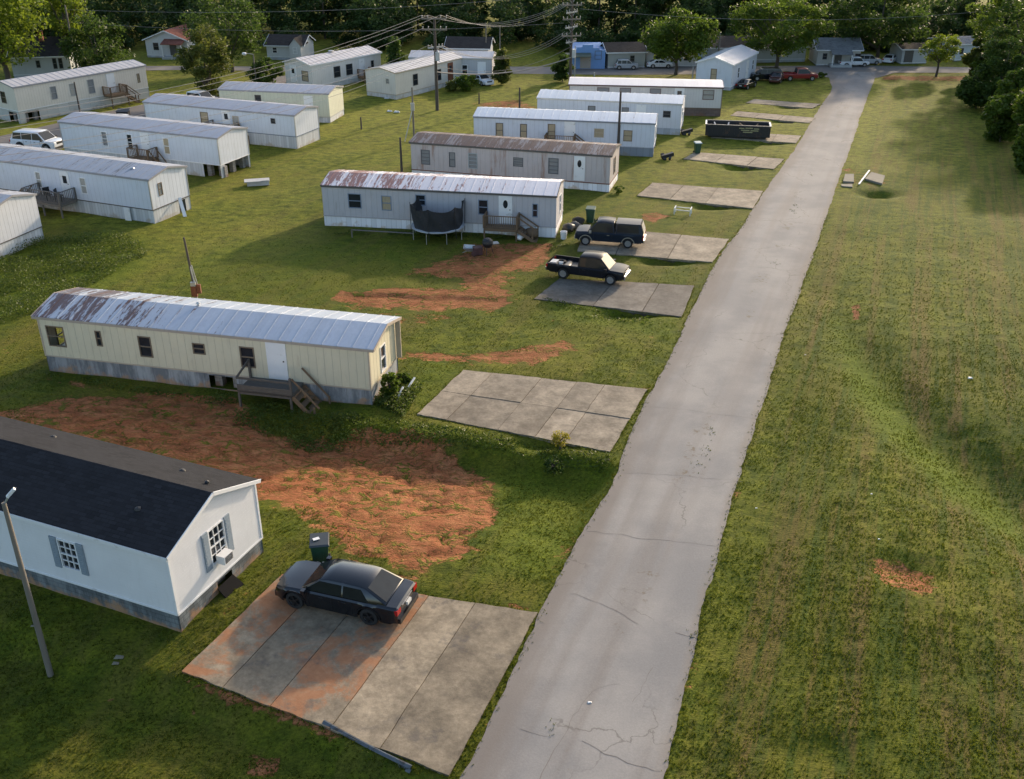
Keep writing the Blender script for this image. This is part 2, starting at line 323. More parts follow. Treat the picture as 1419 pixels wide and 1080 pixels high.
for pp, wd, k in (([(-60,340),(90,335),(190,330),(200,370),(90,420),(0,450),(-60,450)], 1.5, 1), ([(700,640),(860,640),(830,720),(760,800),(690,790),(700,700)], 1, .9), ([(1160,440),(1185,480),(1290,600),(1419,700),(1419,745),(1280,650),(1180,545)], .9, 1.35),
    ([(495,575),(590,585),(840,632),(830,650),(640,610),(495,592)], .4, .8), ([(590,340),(300,340),(200,390),(330,420),(560,400)], 2, .35), ([(760,415),(940,442),(930,470),(770,440)], .6, .8), ([(560,540),(590,580),(640,510),(600,500)], .8, .8)):
    lush_sunlit = np.maximum(lush_sunlit, k*blob(pp, wd))  # lush growth; the swale strip paints in the brightness of its sunlit slope
dry_sunlit = sst(62, 112, Y)*.95 + .3*sst(-2.2, -.2, rd)*(X > np.interp(Y, [p[1] for p in poly(*ROAD_R)], [p[0] for p in poly(*ROAD_R)])-.5) + 0*X  # far grass brightened in the colour as sunlit; road edge is drier turf
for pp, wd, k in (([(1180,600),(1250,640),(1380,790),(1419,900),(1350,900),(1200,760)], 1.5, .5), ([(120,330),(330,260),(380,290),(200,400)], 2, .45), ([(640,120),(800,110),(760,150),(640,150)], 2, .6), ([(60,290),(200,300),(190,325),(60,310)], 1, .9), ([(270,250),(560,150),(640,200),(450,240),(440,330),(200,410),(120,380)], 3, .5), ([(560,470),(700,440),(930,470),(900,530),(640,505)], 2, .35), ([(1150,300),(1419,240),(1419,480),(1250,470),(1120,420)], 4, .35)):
    dry_sunlit = np.maximum(dry_sunlit, k*blob(pp, wd))  # dry turf patches, plus lawn patches with sunlit brightness painted in
_rr = poly(*ROAD_R); fieldm = sst(0, 2, X-np.interp(Y, [p[1] for p in _rr], [p[0] for p in _rr]))
me = bpy.data.meshes.new('ground'); nx, ny = len(gx), len(gy)
V = np.stack([X, Y, Z], -1).reshape(-1, 3).astype(np.float32); me.vertices.add(len(V)); me.vertices.foreach_set('co', V.ravel())
ii = (np.arange(ny-1)[:, None]*nx + np.arange(nx-1)[None]).ravel(); fc = np.stack([ii, ii+1, ii+nx+1, ii+nx], -1).astype(np.int32)
me.loops.add(fc.size); me.loops.foreach_set('vertex_index', fc.ravel()); me.polygons.add(len(fc)); me.polygons.foreach_set('loop_start', np.arange(0, fc.size, 4, dtype=np.int32)); me.update(calc_edges=True)
me.polygons.foreach_set('use_smooth', np.ones(len(fc), bool))
for nm, a in (('clay', clay), ('lush_sunlit', lush_sunlit), ('dry_sunlit', dry_sunlit), ('field', fieldm)):
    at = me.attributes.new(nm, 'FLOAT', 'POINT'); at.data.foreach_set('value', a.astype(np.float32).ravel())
m, nd, lk, bs = new_mat('grass_and_clay_ground'); P = N(nd, 'ShaderNodeTexCoord').outputs['Object']
def att(n): a = N(nd, 'ShaderNodeAttribute', attribute_name=n); return a.outputs['Fac']
nf = noise(nd, lk, P, 7, 5, .7, 1, 2.0, 1); nm_ = noise(nd, lk, P, 1.1, 6, .7, 1, 1.5, 1); nl = noise(nd, lk, P, .16, 5, .6)
ns = noise(nd, lk, P, .75, 5, .65, 1, .035, 1, rot=R(21)); ns2 = noise(nd, lk, P, 2.6, 3, .6, 1, .03, 1, rot=R(21)); nl2 = noise(nd, lk, P, .33, 5, .65, rot=1)
c = mix(nd, lk, ramp(nd, lk, nm_, .34, .66), (.052,.077,.006), (.118,.138,.010))
c = mix(nd, lk, math_(nd, lk, 'MULTIPLY', ramp(nd, lk, nl, .42, .66), .6), c, (.155,.142,.018))
c = mix(nd, lk, math_(nd, lk, 'MULTIPLY', ramp(nd, lk, ns, .46, .60), math_(nd, lk, 'ADD', math_(nd, lk, 'MULTIPLY', att('field'), .6), .3)), c, (.140,.105,.030))
c = mix(nd, lk, math_(nd, lk, 'MULTIPLY', ramp(nd, lk, ns2, .47, .62), math_(nd, lk, 'MULTIPLY', att('field'), .8)), c, (.050,.082,.008))
c = mix(nd, lk, math_(nd, lk, 'MULTIPLY', ramp(nd, lk, nl2, .54, .72), .5), c, (.066,.105,.005))
c = mix(nd, lk, math_(nd, lk, 'MULTIPLY', att('dry_sunlit'), ramp(nd, lk, nm_, .3, .7)), c, (.255,.262,.030))
c = mix(nd, lk, math_(nd, lk, 'MULTIPLY', att('lush_sunlit'), .75), c, mix(nd, lk, nm_, (.065,.105,.006), (.150,.190,.010)))
c = mix(nd, lk, ramp(nd, lk, nf, .35, .68), mix(nd, lk, 1.0, c, (.60,.62,.62), 'MULTIPLY'), mix(nd, lk, 1.0, c, (1.15,1.12,1.1), 'MULTIPLY'))
# thin runs of turf cross the bare clay like veins
dn = N(nd, 'ShaderNodeTexNoise'); dn.inputs['Scale'].default_value = 1.1; dn.inputs['Detail'].default_value = 5; lk.new(P, dn.inputs['Vector'])
ad = N(nd, 'ShaderNodeVectorMath', operation='MULTIPLY_ADD'); lk.new(dn.outputs['Color'], ad.inputs[0]); ad.inputs[1].default_value = (2.6, 1.8, 0); lk.new(P, ad.inputs[2])
mv = N(nd, 'ShaderNodeMapping'); mv.inputs['Scale'].default_value = (.62, 1.5, 1); lk.new(ad.outputs[0], mv.inputs[0])
vo = N(nd, 'ShaderNodeTexVoronoi', feature='DISTANCE_TO_EDGE'); vo.inputs['Scale'].default_value = 1.15; lk.new(mv.outputs[0], vo.inputs['Vector'])
wv = math_(nd, lk, 'ADD', math_(nd, lk, 'MULTIPLY', math_(nd, lk, 'SUBTRACT', nm_, .5), .35), .05)
pr1 = ramp(nd, lk, noise(nd, lk, P, .8, 5, .7), .44, .56)
ve = math_(nd, lk, 'MULTIPLY', math_(nd, lk, 'SUBTRACT', 1.0, ramp(nd, lk, math_(nd, lk, 'SUBTRACT', vo.outputs[0], wv), -.02, .035)), pr1)
rg = math_(nd, lk, 'ABSOLUTE', math_(nd, lk, 'SUBTRACT', noise(nd, lk, P, 1.5, 5, .62, .6, 1.9, 1, dist=1.1), .5))
ve = math_(nd, lk, 'MAXIMUM', ve, math_(nd, lk, 'MULTIPLY', math_(nd, lk, 'SUBTRACT', 1.0, ramp(nd, lk, rg, .003, .022)), .7))
vm = math_(nd, lk, 'SUBTRACT', 1.0, ve)
km = math_(nd, lk, 'ADD', att('clay'), math_(nd, lk, 'MULTIPLY', math_(nd, lk, 'SUBTRACT', nl2, .5), 1.6))
km = math_(nd, lk, 'ADD', km, math_(nd, lk, 'MULTIPLY', math_(nd, lk, 'SUBTRACT', nm_, .5), 1.7))
kmask = math_(nd, lk, 'MULTIPLY', ramp(nd, lk, km, .42, .60), math_(nd, lk, 'ADD', math_(nd, lk, 'MULTIPLY', vm, .92), .08))
cc = mix(nd, lk, nl2, (.25,.078,.030), (.37,.145,.065)); cc = mix(nd, lk, ramp(nd, lk, nm_, .4, .75), cc, (.45,.20,.09))
cc = mix(nd, lk, ramp(nd, lk, nf, .3, .7), mix(nd, lk, 1.0, cc, (.7,.68,.66), 'MULTIPLY'), cc)
c = mix(nd, lk, kmask, c, cc); lk.new(c, bs.inputs['Base Color']); bs.inputs['Roughness'].default_value = .95; bs.inputs['Specular IOR Level'].default_value = .15
hh = math_(nd, lk, 'ADD', math_(nd, lk, 'MULTIPLY', nf, .5), math_(nd, lk, 'MULTIPLY', nm_, .7)); hh = math_(nd, lk, 'SUBTRACT', hh, math_(nd, lk, 'MULTIPLY', kmask, .8))
bump(nd, lk, hh, .7, .14, bs)
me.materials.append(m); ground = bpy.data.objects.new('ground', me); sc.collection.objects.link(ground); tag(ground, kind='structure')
# ------------------------------------------------------------------ road, streets, driveways
def asphalt(name, col, crack=True):
    m, nd, lk, bs = new_mat(name); P = N(nd, 'ShaderNodeTexCoord').outputs['Object']
    a = noise(nd, lk, P, .25, 5, .6); b = noise(nd, lk, P, 14, 4, .8); t = noise(nd, lk, P, .55, 4, .6, 1, .05, 1, rot=R(21))
    c = mix(nd, lk, ramp(nd, lk, a, .34, .66), (col[0]*.80, col[1]*.83, col[2]*.88), tuple(q*1.15 for q in col)); c = mix(nd, lk, math_(nd, lk, 'MULTIPLY', ramp(nd, lk, t, .46, .66), .5), c, (col[0]*.72, col[1]*.66, col[2]*.62))
    c = mix(nd, lk, ramp(nd, lk, b, .3, .75), mix(nd, lk, 1.0, c, (.82,.82,.82), 'MULTIPLY'), c)
    if crack:
        sd = N(nd, 'ShaderNodeAttribute', attribute_name='side').outputs['Fac']; wb = noise(nd, lk, P, .7, 5, .65, 1, .25, 1, rot=R(21))
        lf = math_(nd, lk, 'SUBTRACT', 1.0, ramp(nd, lk, math_(nd, lk, 'ADD', sd, math_(nd, lk, 'MULTIPLY', math_(nd, lk, 'SUBTRACT', wb, .5), .35)), .05, .24)); c = mix(nd, lk, math_(nd, lk, 'MULTIPLY', lf, .6), c, (.15,.125,.105))
        rt = ramp(nd, lk, math_(nd, lk, 'ADD', sd, math_(nd, lk, 'MULTIPLY', math_(nd, lk, 'SUBTRACT', wb, .5), .2)), .92, 1.0); c = mix(nd, lk, math_(nd, lk, 'MULTIPLY', rt, .5), c, (.19,.155,.12))
        for ce in (.36, .70):
            wp = math_(nd, lk, 'SUBTRACT', 1.0, ramp(nd, lk, math_(nd, lk, 'ABSOLUTE', math_(nd, lk, 'SUBTRACT', sd, ce)), .02, .13)); c = mix(nd, lk, math_(nd, lk, 'MULTIPLY', wp, math_(nd, lk, 'MULTIPLY', wb, .32)), c, tuple(q*1.22 for q in col))
        mid = math_(nd, lk, 'SUBTRACT', 1.0, ramp(nd, lk, math_(nd, lk, 'ABSOLUTE', math_(nd, lk, 'SUBTRACT', sd, .56)), .02, .12)); sp_ = ramp(nd, lk, math_(nd, lk, 'MULTIPLY', noise(nd, lk, P, 3.0, 5, .75), ramp(nd, lk, noise(nd, lk, P, .3, 3, .6), .40, .60)), .50, .60)
        c = mix(nd, lk, math_(nd, lk, 'MULTIPLY', math_(nd, lk, 'MULTIPLY', mid, sp_), .8), c, (.13,.10,.06))
        mp = N(nd, 'ShaderNodeMapping'); lk.new(P, mp.inputs[0]); v = N(nd, 'ShaderNodeTexVoronoi', feature='DISTANCE_TO_EDGE'); v.inputs['Scale'].default_value = .16
        dn = N(nd, 'ShaderNodeTexNoise'); dn.inputs['Scale'].default_value = 1.2; dn.inputs['Detail'].default_value = 6; lk.new(P, dn.inputs['Vector'])
        ad = N(nd, 'ShaderNodeVectorMath', operation='MULTIPLY_ADD'); lk.new(dn.outputs['Color'], ad.inputs[0]); ad.inputs[1].default_value = (1.6,1.6,0); lk.new(P, ad.inputs[2]); lk.new(ad.outputs[0], v.inputs['Vector'])
        k = math_(nd, lk, 'SUBTRACT', 1.0, ramp(nd, lk, v.outputs[0], .001, .006)); k = math_(nd, lk, 'MULTIPLY', k, ramp(nd, lk, a, .42, .6))
        c = mix(nd, lk, math_(nd, lk, 'MULTIPLY', k, .55), c, (.08,.07,.06))
        st = ramp(nd, lk, noise(nd, lk, P, .5, 6, .75), .63, .74); c = mix(nd, lk, math_(nd, lk, 'MULTIPLY', st, .4), c, (.15,.115,.085))
    lk.new(c, bs.inputs['Base Color']); bs.inputs['Roughness'].default_value = .9; bump(nd, lk, b, .25, .02, bs); return m
def catmull(pts, step):
    out = []
    for i in range(len(pts)-1):
        p0, p1, p2, p3 = (np.array(pts[max(i-1,0)]), np.array(pts[i]), np.array(pts[i+1]), np.array(pts[min(i+2,len(pts)-1)]))
        n = max(1, int(np.linalg.norm(p2-p1)/step))
        for k in range(n):
            t = k/n; out.append(.5*((2*p1)+(-p0+p2)*t+(2*p0-5*p1+4*p2-p3)*t*t+(-p0+3*p1-3*p2+p3)*t**3))
    out.append(np.array(pts[-1])); return out
def strip(name, L, Rr, z, mat_, jit=.12, n=700):
    def res(p):
        p = np.array(catmull(p, .6)); s = np.concatenate([[0], np.cumsum(np.linalg.norm(np.diff(p, axis=0), axis=1))]); t = np.linspace(0, s[-1], n)
        return np.stack([np.interp(t, s, p[:,0]), np.interp(t, s, p[:,1])], -1)
    a, b = res(L), res(Rr); j = lambda q, o: jit*(vnoise(q[:,0], q[:,1], .8, o)*1.3+vnoise(q[:,0], q[:,1], .3, o+1)*.8)
    j2 = lambda q, o: .10*vnoise(q[:,0], q[:,1], 2.5, o)
    a[:,0] += j(a, 20)*.7+j2(a, 33); b[:,0] += j(b, 25)*.7+j2(b, 34); mb = MB()
    for k in range(n): 
        for t in (0, .33, .66, 1): p = a[k]*(1-t)+b[k]*t; mb.v.append((p[0], p[1], z))
    for k in range(n-1):
        for t in range(3): mb.f.append((k*4+t, k*4+t+1, k*4+t+5, k*4+t+4))
    o = mb.build(name, mat_); at = o.data.attributes.new('side', 'FLOAT', 'POINT'); at.data.foreach_set('value', [t for _ in range(n) for t in (0, .33, .66, 1)]); return tag(o, kind='structure')
road_m = asphalt('worn_grey_asphalt', (.262,.248,.232)); st_m = asphalt('street_asphalt', (.27,.265,.262)); lane_m = asphalt('dark_lane_asphalt', (.15,.15,.155))
strip('road', poly(*ROAD_L), poly(*ROAD_R), .012, road_m)
def flat(name, P, z, m_):
    mb = MB(); mb.v = [(x, y, z) for x, y in P]; mb.f = [tuple(range(len(P)))]; return tag(mb.build(name, m_), kind='structure')
flat('street', street, .004, st_m); flat('lane', lane, .006, lane_m); flat('pavement', lane2, .003, st_m)
tar = paint('tar_seam', (.155,.14,.125), .9, .3, 5)
def seam(pp, wd=.035):
    mb = MB(); P = catmull([ray(*p) for p in pp], .25); z = .0165
    for k in range(len(P)): P[k] = P[k] + np.array([vnoise(P[k][0], P[k][1], .35, 30), vnoise(P[k][0], P[k][1], .35, 31)])*.16
    for a, b in zip(P[:-1], P[1:]):
        d = b-a; L = np.linalg.norm(d)+1e-6; nrm = np.array([-d[1], d[0]])/L*wd*.5*(.3+.7*random.random())
        mb.quad((*(a-nrm), z), (*(b-nrm), z), (*(b+nrm), z), (*(a+nrm), z))
    mb.build('pavement_crack', tar)['kind'] = 'structure'
for pp, wd in (([(1042,305),(1095,308),(1142,313)], .07), ([(1030,213),(1130,221)][:0] or [(1085,228),(1172,229)], .03), ([(935,458),(1010,462),(1086,462)], .025), ([(812,737),(860,742),(900,748),(995,757)], .03),
    ([(790,823),(840,840),(870,858),(885,868)], .03), ([(935,877),(962,884)], .05), ([(905,925),(893,945),(880,975)], .02), ([(720,1012),(760,1020)], .03), ([(805,1028),(840,1045),(880,1060),(917,1070)], .035),
    ([(748,1080),(775,1030),(800,985),(830,955),(860,950)], .025), ([(1010,352),(1060,355),(1128,357)], .02), ([(870,560),(960,570),(1052,582)], .02), ([(990,390),(1115,395)], .018), ([(860,655),(940,660),(1025,668)], .02), ([(1130,160),(1192,161)], .05), ([(1000,500),(1077,508)], .02)):
    seam(pp, wd)
def concrete(name, col, clayk):
    m, nd, lk, bs = new_mat(name); P = N(nd, 'ShaderNodeTexCoord').outputs['Object']
    a = noise(nd, lk, P, .8, 7, .75); b = noise(nd, lk, P, 6, 5, .75); l = noise(nd, lk, P, .35, 4, .6, rot=.7)
    c = mix(nd, lk, ramp(nd, lk, a, .25, .8), tuple(q*.45 for q in col), tuple(q*1.3 for q in col)); c = mix(nd, lk, math_(nd, lk, 'MULTIPLY', ramp(nd, lk, noise(nd, lk, P, .45, 6, .7, rot=.4), .52, .7), .5), c, (.13,.10,.07)); c = mix(nd, lk, ramp(nd, lk, b, .3, .75), mix(nd, lk, 1., c, (.72,.71,.69), 'MULTIPLY'), c)
    ta = N(nd, 'ShaderNodeAttribute', attribute_name='tone'); ca_ = N(nd, 'ShaderNodeAttribute', attribute_name='claylevel'); cm = N(nd, 'ShaderNodeCombineColor'); [lk.new(ta.outputs['Fac'], cm.inputs[q]) for q in range(3)]; c = mix(nd, lk, 1.0, c, cm.outputs[0], 'MULTIPLY')
    if clayk:
        k = ramp(nd, lk, math_(nd, lk, 'ADD', noise(nd, lk, P, .55, 6, .72, rot=.7, dist=.5), ca_.outputs['Fac']), .50, .64); c = mix(nd, lk, math_(nd, lk, 'MULTIPLY', k, .8), c, mix(nd, lk, b, (.24,.085,.03), (.40,.18,.08)))
        k2 = ramp(nd, lk, noise(nd, lk, P, .7, 5, .7, rot=.3), .56, .68); c = mix(nd, lk, math_(nd, lk, 'MULTIPLY', k2, .6), c, (.085,.075,.068))
    lk.new(c, bs.inputs['Base Color']); bs.inputs['Roughness'].default_value = .92; bump(nd, lk, b, .35, .03, bs); return m
conc0 = concrete('clay_stained_concrete', (.34,.28,.20), 1); conc1 = concrete('old_concrete', (.35,.295,.225), 0); slab_m = paint('slab_concrete', (.19,.175,.14), .9, .3, 2, bump_s=.3); conc2 = concrete('dark_old_concrete', (.20,.18,.155), 0)
dirt_m = paint('joint_dirt', (.07,.06,.045), .95, .3, 4)
for k, q in pad_poly.items():
    nu, nv = PADS[k][4:]; c4 = [np.array(p) for p in q]; mb = MB(); tone = []; clv = []; rr = random.Random(k)
    us = [0] + [i/nu + rr.uniform(-.25, .25)/nu for i in range(1, nu)] + [1]; vs = [0] + [j/nv for j in range(1, nv)] + [1]; g = .0016 if nu > 3 else .003
    if k == 0: us = [0, .17, .36, .585, .765, 1]
    def bl(u, v): return (c4[0]*(1-u)+c4[1]*u)*(1-v) + (c4[3]*(1-u)+c4[2]*u)*v
    for i in range(nu):
        for j in range(nv):
            u0, u1, v0, v1 = us[i]+g*(i>0), us[i+1]-g*(i<nu-1), vs[j]+2*g*(j>0), vs[j+1]-2*g*(j<nv-1); z = .05+rr.uniform(-.012,.018)
            ring = []; n = 10
            for (ua, va, ub, vb) in ((u0,v0,u1,v0),(u1,v0,u1,v1),(u1,v1,u0,v1),(u0,v1,u0,v0)):
                for s in range(n):
                    t = s/n; p = bl(ua+(ub-ua)*t, va+(vb-va)*t); e = .07 if (0 < s) else .0
                    dx = vnoise(p[0], p[1], .45, 40)*e; dy = vnoise(p[0], p[1], .45, 41)*e
                    ins = (ua == ub == 0) or (ua == ub == 1) or (va == vb == 0) or (va == vb == 1); q_ = .5 if not ins else 1.2; ring.append((p[0]+dx*q_, p[1]+dy*q_))
            m_ = len(ring); tone += [[.95,.8,.9,1.12,.80][i] if k == 0 else rr.uniform(.8, 1.12)]*(1+m_); clv += [[.07,-.02,.06,-.13,-.30][i] if k == 0 else -.3]*(1+m_); mb.add([(x, y, z) for x, y in ring]+[(x, y, z-.16) for x, y in ring], [tuple(range(m_))]+[(s, s+m_, (s+1)%m_+m_, (s+1)%m_) for s in range(m_)])
    o = mb.build('driveway', [conc0, conc1, conc2, conc1, conc1, conc1, conc1, conc1, conc1][k]); tag(o, kind='structure')
    for an, av in (('tone', tone), ('claylevel', clv)): at = o.data.attributes.new(an, 'FLOAT', 'FACE'); at.data.foreach_set('value', av)
    base = MB(); cen = sum(c4)/4; ring = [cen+(p-cen)*.985 for p in c4]; base.add([(*p, -.01) for p in ring]+[(*p, -.5) for p in ring], [(0,1,2,3),(0,4,5,1),(1,5,6,2),(2,6,7,3),(3,7,4,0)])
    tag(base.build('driveway_bed', dirt_m), kind='structure')
# ------------------------------------------------------------------ mobile homes and houses
def wall_cells(mb, L, z0, z1, holes, M):
    """rectangle 0..L x z0..z1 in the local xz plane with rectangular holes (x, z, w, h)"""
    xs = sorted({0, L} | {round(q, 4) for h in holes for q in (h[0], h[0]+h[2]) if 0 < q < L}); zs = sorted({z0, z1} | {round(q, 4) for h in holes for q in (h[1], h[1]+h[3]) if z0 < q < z1})
    for a, b in zip(xs[:-1], xs[1:]):
        for c_, d in zip(zs[:-1], zs[1:]):
            mx, mz = (a+b)/2, (c_+d)/2
            if any(h[0] < mx < h[0]+h[2] and h[1] < mz < h[1]+h[3] for h in holes): continue
            mb.quad((a,0,c_), (b,0,c_), (b,0,d), (a,0,d), M)
def window(root, M, w, h, style='hung', frame=None, pane=None, shutters=None):
    fr = frame or white_p; b = MB(); t = .055
    for (x0, z0, x1, z1) in ((0,0,w,t),(0,h-t,w,h),(0,t,t,h-t),(w-t,t,w,h-t)): b.box(x0, -.035, z0, x1, .05, z1, M)
    if style in ('hung', 'grid', 'open'): b.box(t, -.02, h*.5-.025, w-t, .03, h*.5+.025, M)
    if style == 'grid':
        for i in (1, 2): b.box(t+(w-2*t)*i/3-.014, -.012, t, t+(w-2*t)*i/3+.014, .028, h-t, M)
        for z in (.27, .73): b.box(t, -.009, h*z-.014, w-t, .0265, h*z+.014, M)
    if style == 'slat':
        for i in range(1, 4): b.box(t, -.015, h*i/4-.02, w-t, .03, h*i/4+.02, M)
    f = b.build('window', fr, root)
    if style != 'open':
        p = MB(); p.box(t, .032, t, w-t, .045, h-t, M); p.build('pane', pane or glass_d, f)
    if shutters:
        for x in (-.02-.3, w+.02):
            s = MB(); s.box(x, -.05, -.03, x+.3, -.004, h+.03, M)
            for i in range(12): z = .05+(h-.1)*i/12; s.box(x+.04, -.062, z, x+.26, -.05, z+(h-.1)/16, M)
            s.build('shutter', shutters, root)
def door(root, M, w, h, col=None, panel='half'):
    b = MB(); b.box(0, -.035, 0, w, .03, h, M)
    for (x0, z0, x1, z1) in ((.0, h, w, h+.06), (-.06, 0, 0, h+.06), (w, 0, w+.06, h+.06)): b.box(x0, -.05, z0, x1, .03, z1, M)
    if panel == 'panels':
        for z in (.15, .95): b.box(.14, -.05, z, w-.14, -.034, z+.6, M)
    o = b.build('door', col or white_p, root)
    k = MB(); k.box(w-.13, -.09, .98, w-.07, -.034, 1.04, M); k.build('handle', dark_trim, o)
    if panel == 'oval':
        p = MB(); pts = [(w/2+.17*math.cos(a), h*.72+.3*math.sin(a)) for a in np.linspace(0, 2*math.pi, 16, endpoint=False)]
        p.add([(x, -.045, z) for x, z in pts], [tuple(range(16))], M); p.build('door_window', glass_d, o)
    if panel == 'half':
        p = MB(); p.box(w*.25, -.047, h*.55, w*.75, -.034, h*.85, M); p.build('door_window', glass_d, o)
    return o
def home(name, label, cat, FL, FR, W, c, group=None):
    """FL, FR: ground points under the long wall that faces the camera; W: depth"""
    FL, FR = Vector(FL), Vector(FR); base = min(FL.z, FR.z, 0); FL.z = FR.z = 0
    d = FR-FL; L = c.get('L', d.length); a = math.atan2(d.y, d.x)
    if 'L' in c: FL = FR - d.normalized()*L
    root = empty(name, label, cat, FL, a, group)
    sk, he, hr = c.get('sk', .75), c.get('he', 3.05), c.get('hr', 3.65); wm = c['wall']; tr = c.get('trim', dark_trim)
    fw, rw, lw = c.get('front', []), c.get('right', []), c.get('left', [])
    faces = (('front', fw, Matrix.Identity(4), L), ('right', rw, TM(L,0,0,90), W), ('left', lw, TM(0,W,0,-90), W), ('back', c.get('back', []), TM(L,W,0,180), L))
    b = MB()
    for nm, ws, M, LL in faces:
        wall_cells(b, LL, sk, he, [q[:4] for q in ws], M)
        if nm in ('right', 'left'): b.add([(0,0,he),(LL,0,he),(LL/2,0,hr)], [(0,1,2)], M)
    b.add([(0,0,sk),(L,0,sk),(L,W,sk),(0,W,sk)], [(3,2,1,0)])
    b.build('wall', wm, root)
    for nm, ws, M, LL in faces:
        for q in ws:
            x, z, w_, h_ = q[:4]; st = q[4] if len(q) > 4 else 'hung'; MM = M @ Matrix.Translation((x, 0, z))
            if st.startswith('door'): door(root, MM, w_, h_, q[5] if len(q) > 5 else None, st[5:] or 'half')
            else: window(root, MM, w_, h_, st, q[5] if len(q) > 5 else None, q[6] if len(q) > 6 else None, q[7] if len(q) > 7 else None)
    # skirting
    s = MB(); op = c.get('open', []); i_ = .03
    Ms = (('front', TM(0,i_,0), L), ('right', TM(L-i_,0,0,90), W), ('left', TM(i_,W,0,-90), W), ('back', TM(L,W-i_,0,180), L))
    for nm, M, LL in Ms: wall_cells(s, LL, base-.5, sk+.01, [(q[1], q[3] if len(q) > 3 else base-.5, q[2], (q[4] if len(q) > 4 else sk-.04)-(q[3] if len(q) > 3 else base-.5)) for q in op if q[0] == nm], M)
    s.build(c.get('skname', 'skirting'), c['skirt'], root)
    if op:
        for q in op:
            M = dict((m_[0], m_[1]) for m_ in Ms)[q[0]]
            n = max(2, int(q[2]/1.2)+1)
            for k in range(n): x = q[1]+.1+(q[2]-.5)*k/(n-1); p = MB(); p.box(x, .35, base-.5, x+.4, .75, sk-.18, M); p.build('pier', blockmat('grey_block', (.26,.25,.24), (.2,.1,.06)), root)
        p = MB(); p.box(.3, .5, sk-.2, L-.3, .7, sk-.005); p.box(.3, W-.7, sk-.2, L-.3, W-.5, sk-.005); p.build('chassis_rail', dark_trim, root)
    t = MB(); e = .025                                             # belt and corner trim
    t.box(-e, -e, sk-.03, L+e, -.002, sk+.04); t.box(L+.002, -e, sk-.03, L+e, W+e, sk+.04); t.box(-e, -e, sk-.03, -.002, W+e, sk+.04)
    t.build('belt_trim', c.get('belt', tr), root)
    if c.get('corner'):
        for x, y in ((-e, -e), (L-.06, -e), (-e, W-.06), (L-.06, W-.06)): t = MB(); t.box(x, y-.003, sk+.045, x+.06+e, y+.06+e, he-.01); t.build('corner_trim', c['corner'], root)
    # roof
    ov, oe, th = c.get('ov', .06), c.get('oe', .04), .07
    n = 5 if c.get('bow') else 3; prof = []
    for k in range(n):
        u = k/(n-1); y = -ov+(W+2*ov)*u; e_ = abs(2*u-1)
        z = he+.02 + (hr-he)*((1-e_**1.06) if c.get('bow') else (1-e_)) - (0 if c.get('bow') else ov*0)
        prof.append((y, z))
    xa, xb = -oe, L+oe; r = MB(); o = prof + [(y, z+th) for y, z in prof[::-1]]; m_ = len(o); ns = max(2, int(L/1.5)) 
    for i in range(ns+1): r.v += [(xa+(xb-xa)*i/ns, y, z) for y, z in o]
    for i in range(ns): r.f += [(i*m_+k, i*m_+(k+1)%m_, (i+1)*m_+(k+1)%m_, (i+1)*m_+k) for k in range(m_)]
    r.f += [tuple(range(m_))[::-1], tuple(ns*m_+k for k in range(m_))]
    rib = c.get('rib', .76)
    if rib:
        x = rib*.5
        while x < L:
            jx = x + random.uniform(-.05,.05)
            for (y0, z0), (y1, z1) in zip(prof[:-1], prof[1:]): r.bar((jx, y0, z0+th+.008), (jx+.004, y1, z1+th+.008), .045, .03)
            x += rib
    ro = r.build('roof', c['roof'], root)
    f = MB(); f.box(xa+.01, -ov-.03, he-.06, xb-.01, -ov+.005, he+.07)
    for x in (xa-.02, xb):
        for (y0, z0), (y1, z1) in zip(prof[:-1], prof[1:]): f.bar((x+.01, y0, z0+.01), (x+.01, y1, z1+.01), .035, .14)
    f.build('fascia', c.get('fascia', tr), ro)
    for (x, y, hh_, rr_) in c.get('vents', []):
        v = MB(); z = he+(hr-he)*(1-abs(2*y/W-1)); v.tube([(x,y,z), (x,y,z+.1+hh_)], rr_, 10); v.lathe([(rr_*1.9, z+.1+hh_), (rr_*1.5, z+.16+hh_), (.001, z+.2+hh_)], 10, Matrix.Translation((x,y,0)))
        v.build('roof_vent', c.get('ventm', galv), ro)
    return root, L, a
W_ = lambda x, z, w, h, *k: (x, z, w, h, *k)
GRP = 'mobile homes of the park'
clay_t = (.25,.11,.05)
# 1 white house with dark shingle roof, near left
white_lap = siding('white_lap_siding', (.74,.75,.78), .13, 'Z', .35, amt=.0, grime=(.45,.45,.44))
shut = paint('blue_grey_shutter', (.24,.29,.34), .6, .1, 4); block_near = blockmat('painted_block_foundation', (.17,.19,.20), (.36,.20,.10), .4, .2, 1)
roof_dark = shingle('charcoal_shingle', (.020,.021,.025))
_p = ray(247, 854, .62); FRp = Vector((_p[0], _p[1], -.2)); FLp = FRp-Vector((math.cos(R(-22.5)), math.sin(R(-22.5)), 0))*17
home('manufactured_house', 'white house with charcoal shingle roof and blue-grey shutters at the lower left', 'house', FLp, FRp, 4.9,
  dict(sk=.66, he=3.12, hr=4.1, wall=white_lap, skirt=block_near, skname='foundation', roof=roof_dark, rib=0, ov=.16, oe=.14, fascia=white_p, trim=white_p, belt=white_p, corner=white_p,
  front=[W_(12.1,1.28,.86,1.25,'grid',None,None,shut), W_(7.9,1.28,.86,1.25,'grid',None,None,shut), W_(2.5,1.2,.9,1.1,'grid',None,None,shut)], right=[W_(2.0,1.3,.9,1.5,'grid',None,None,shut)],
  open=[('right', 2.15, .85, -.5, .5)], vents=[(14.9,1.2,.0,.07),(8.2,4.1,.0,.07),(14.6,3.9,.0,.07),(16.3,3.2,.05,.05)], ventm=black_p), GRP)
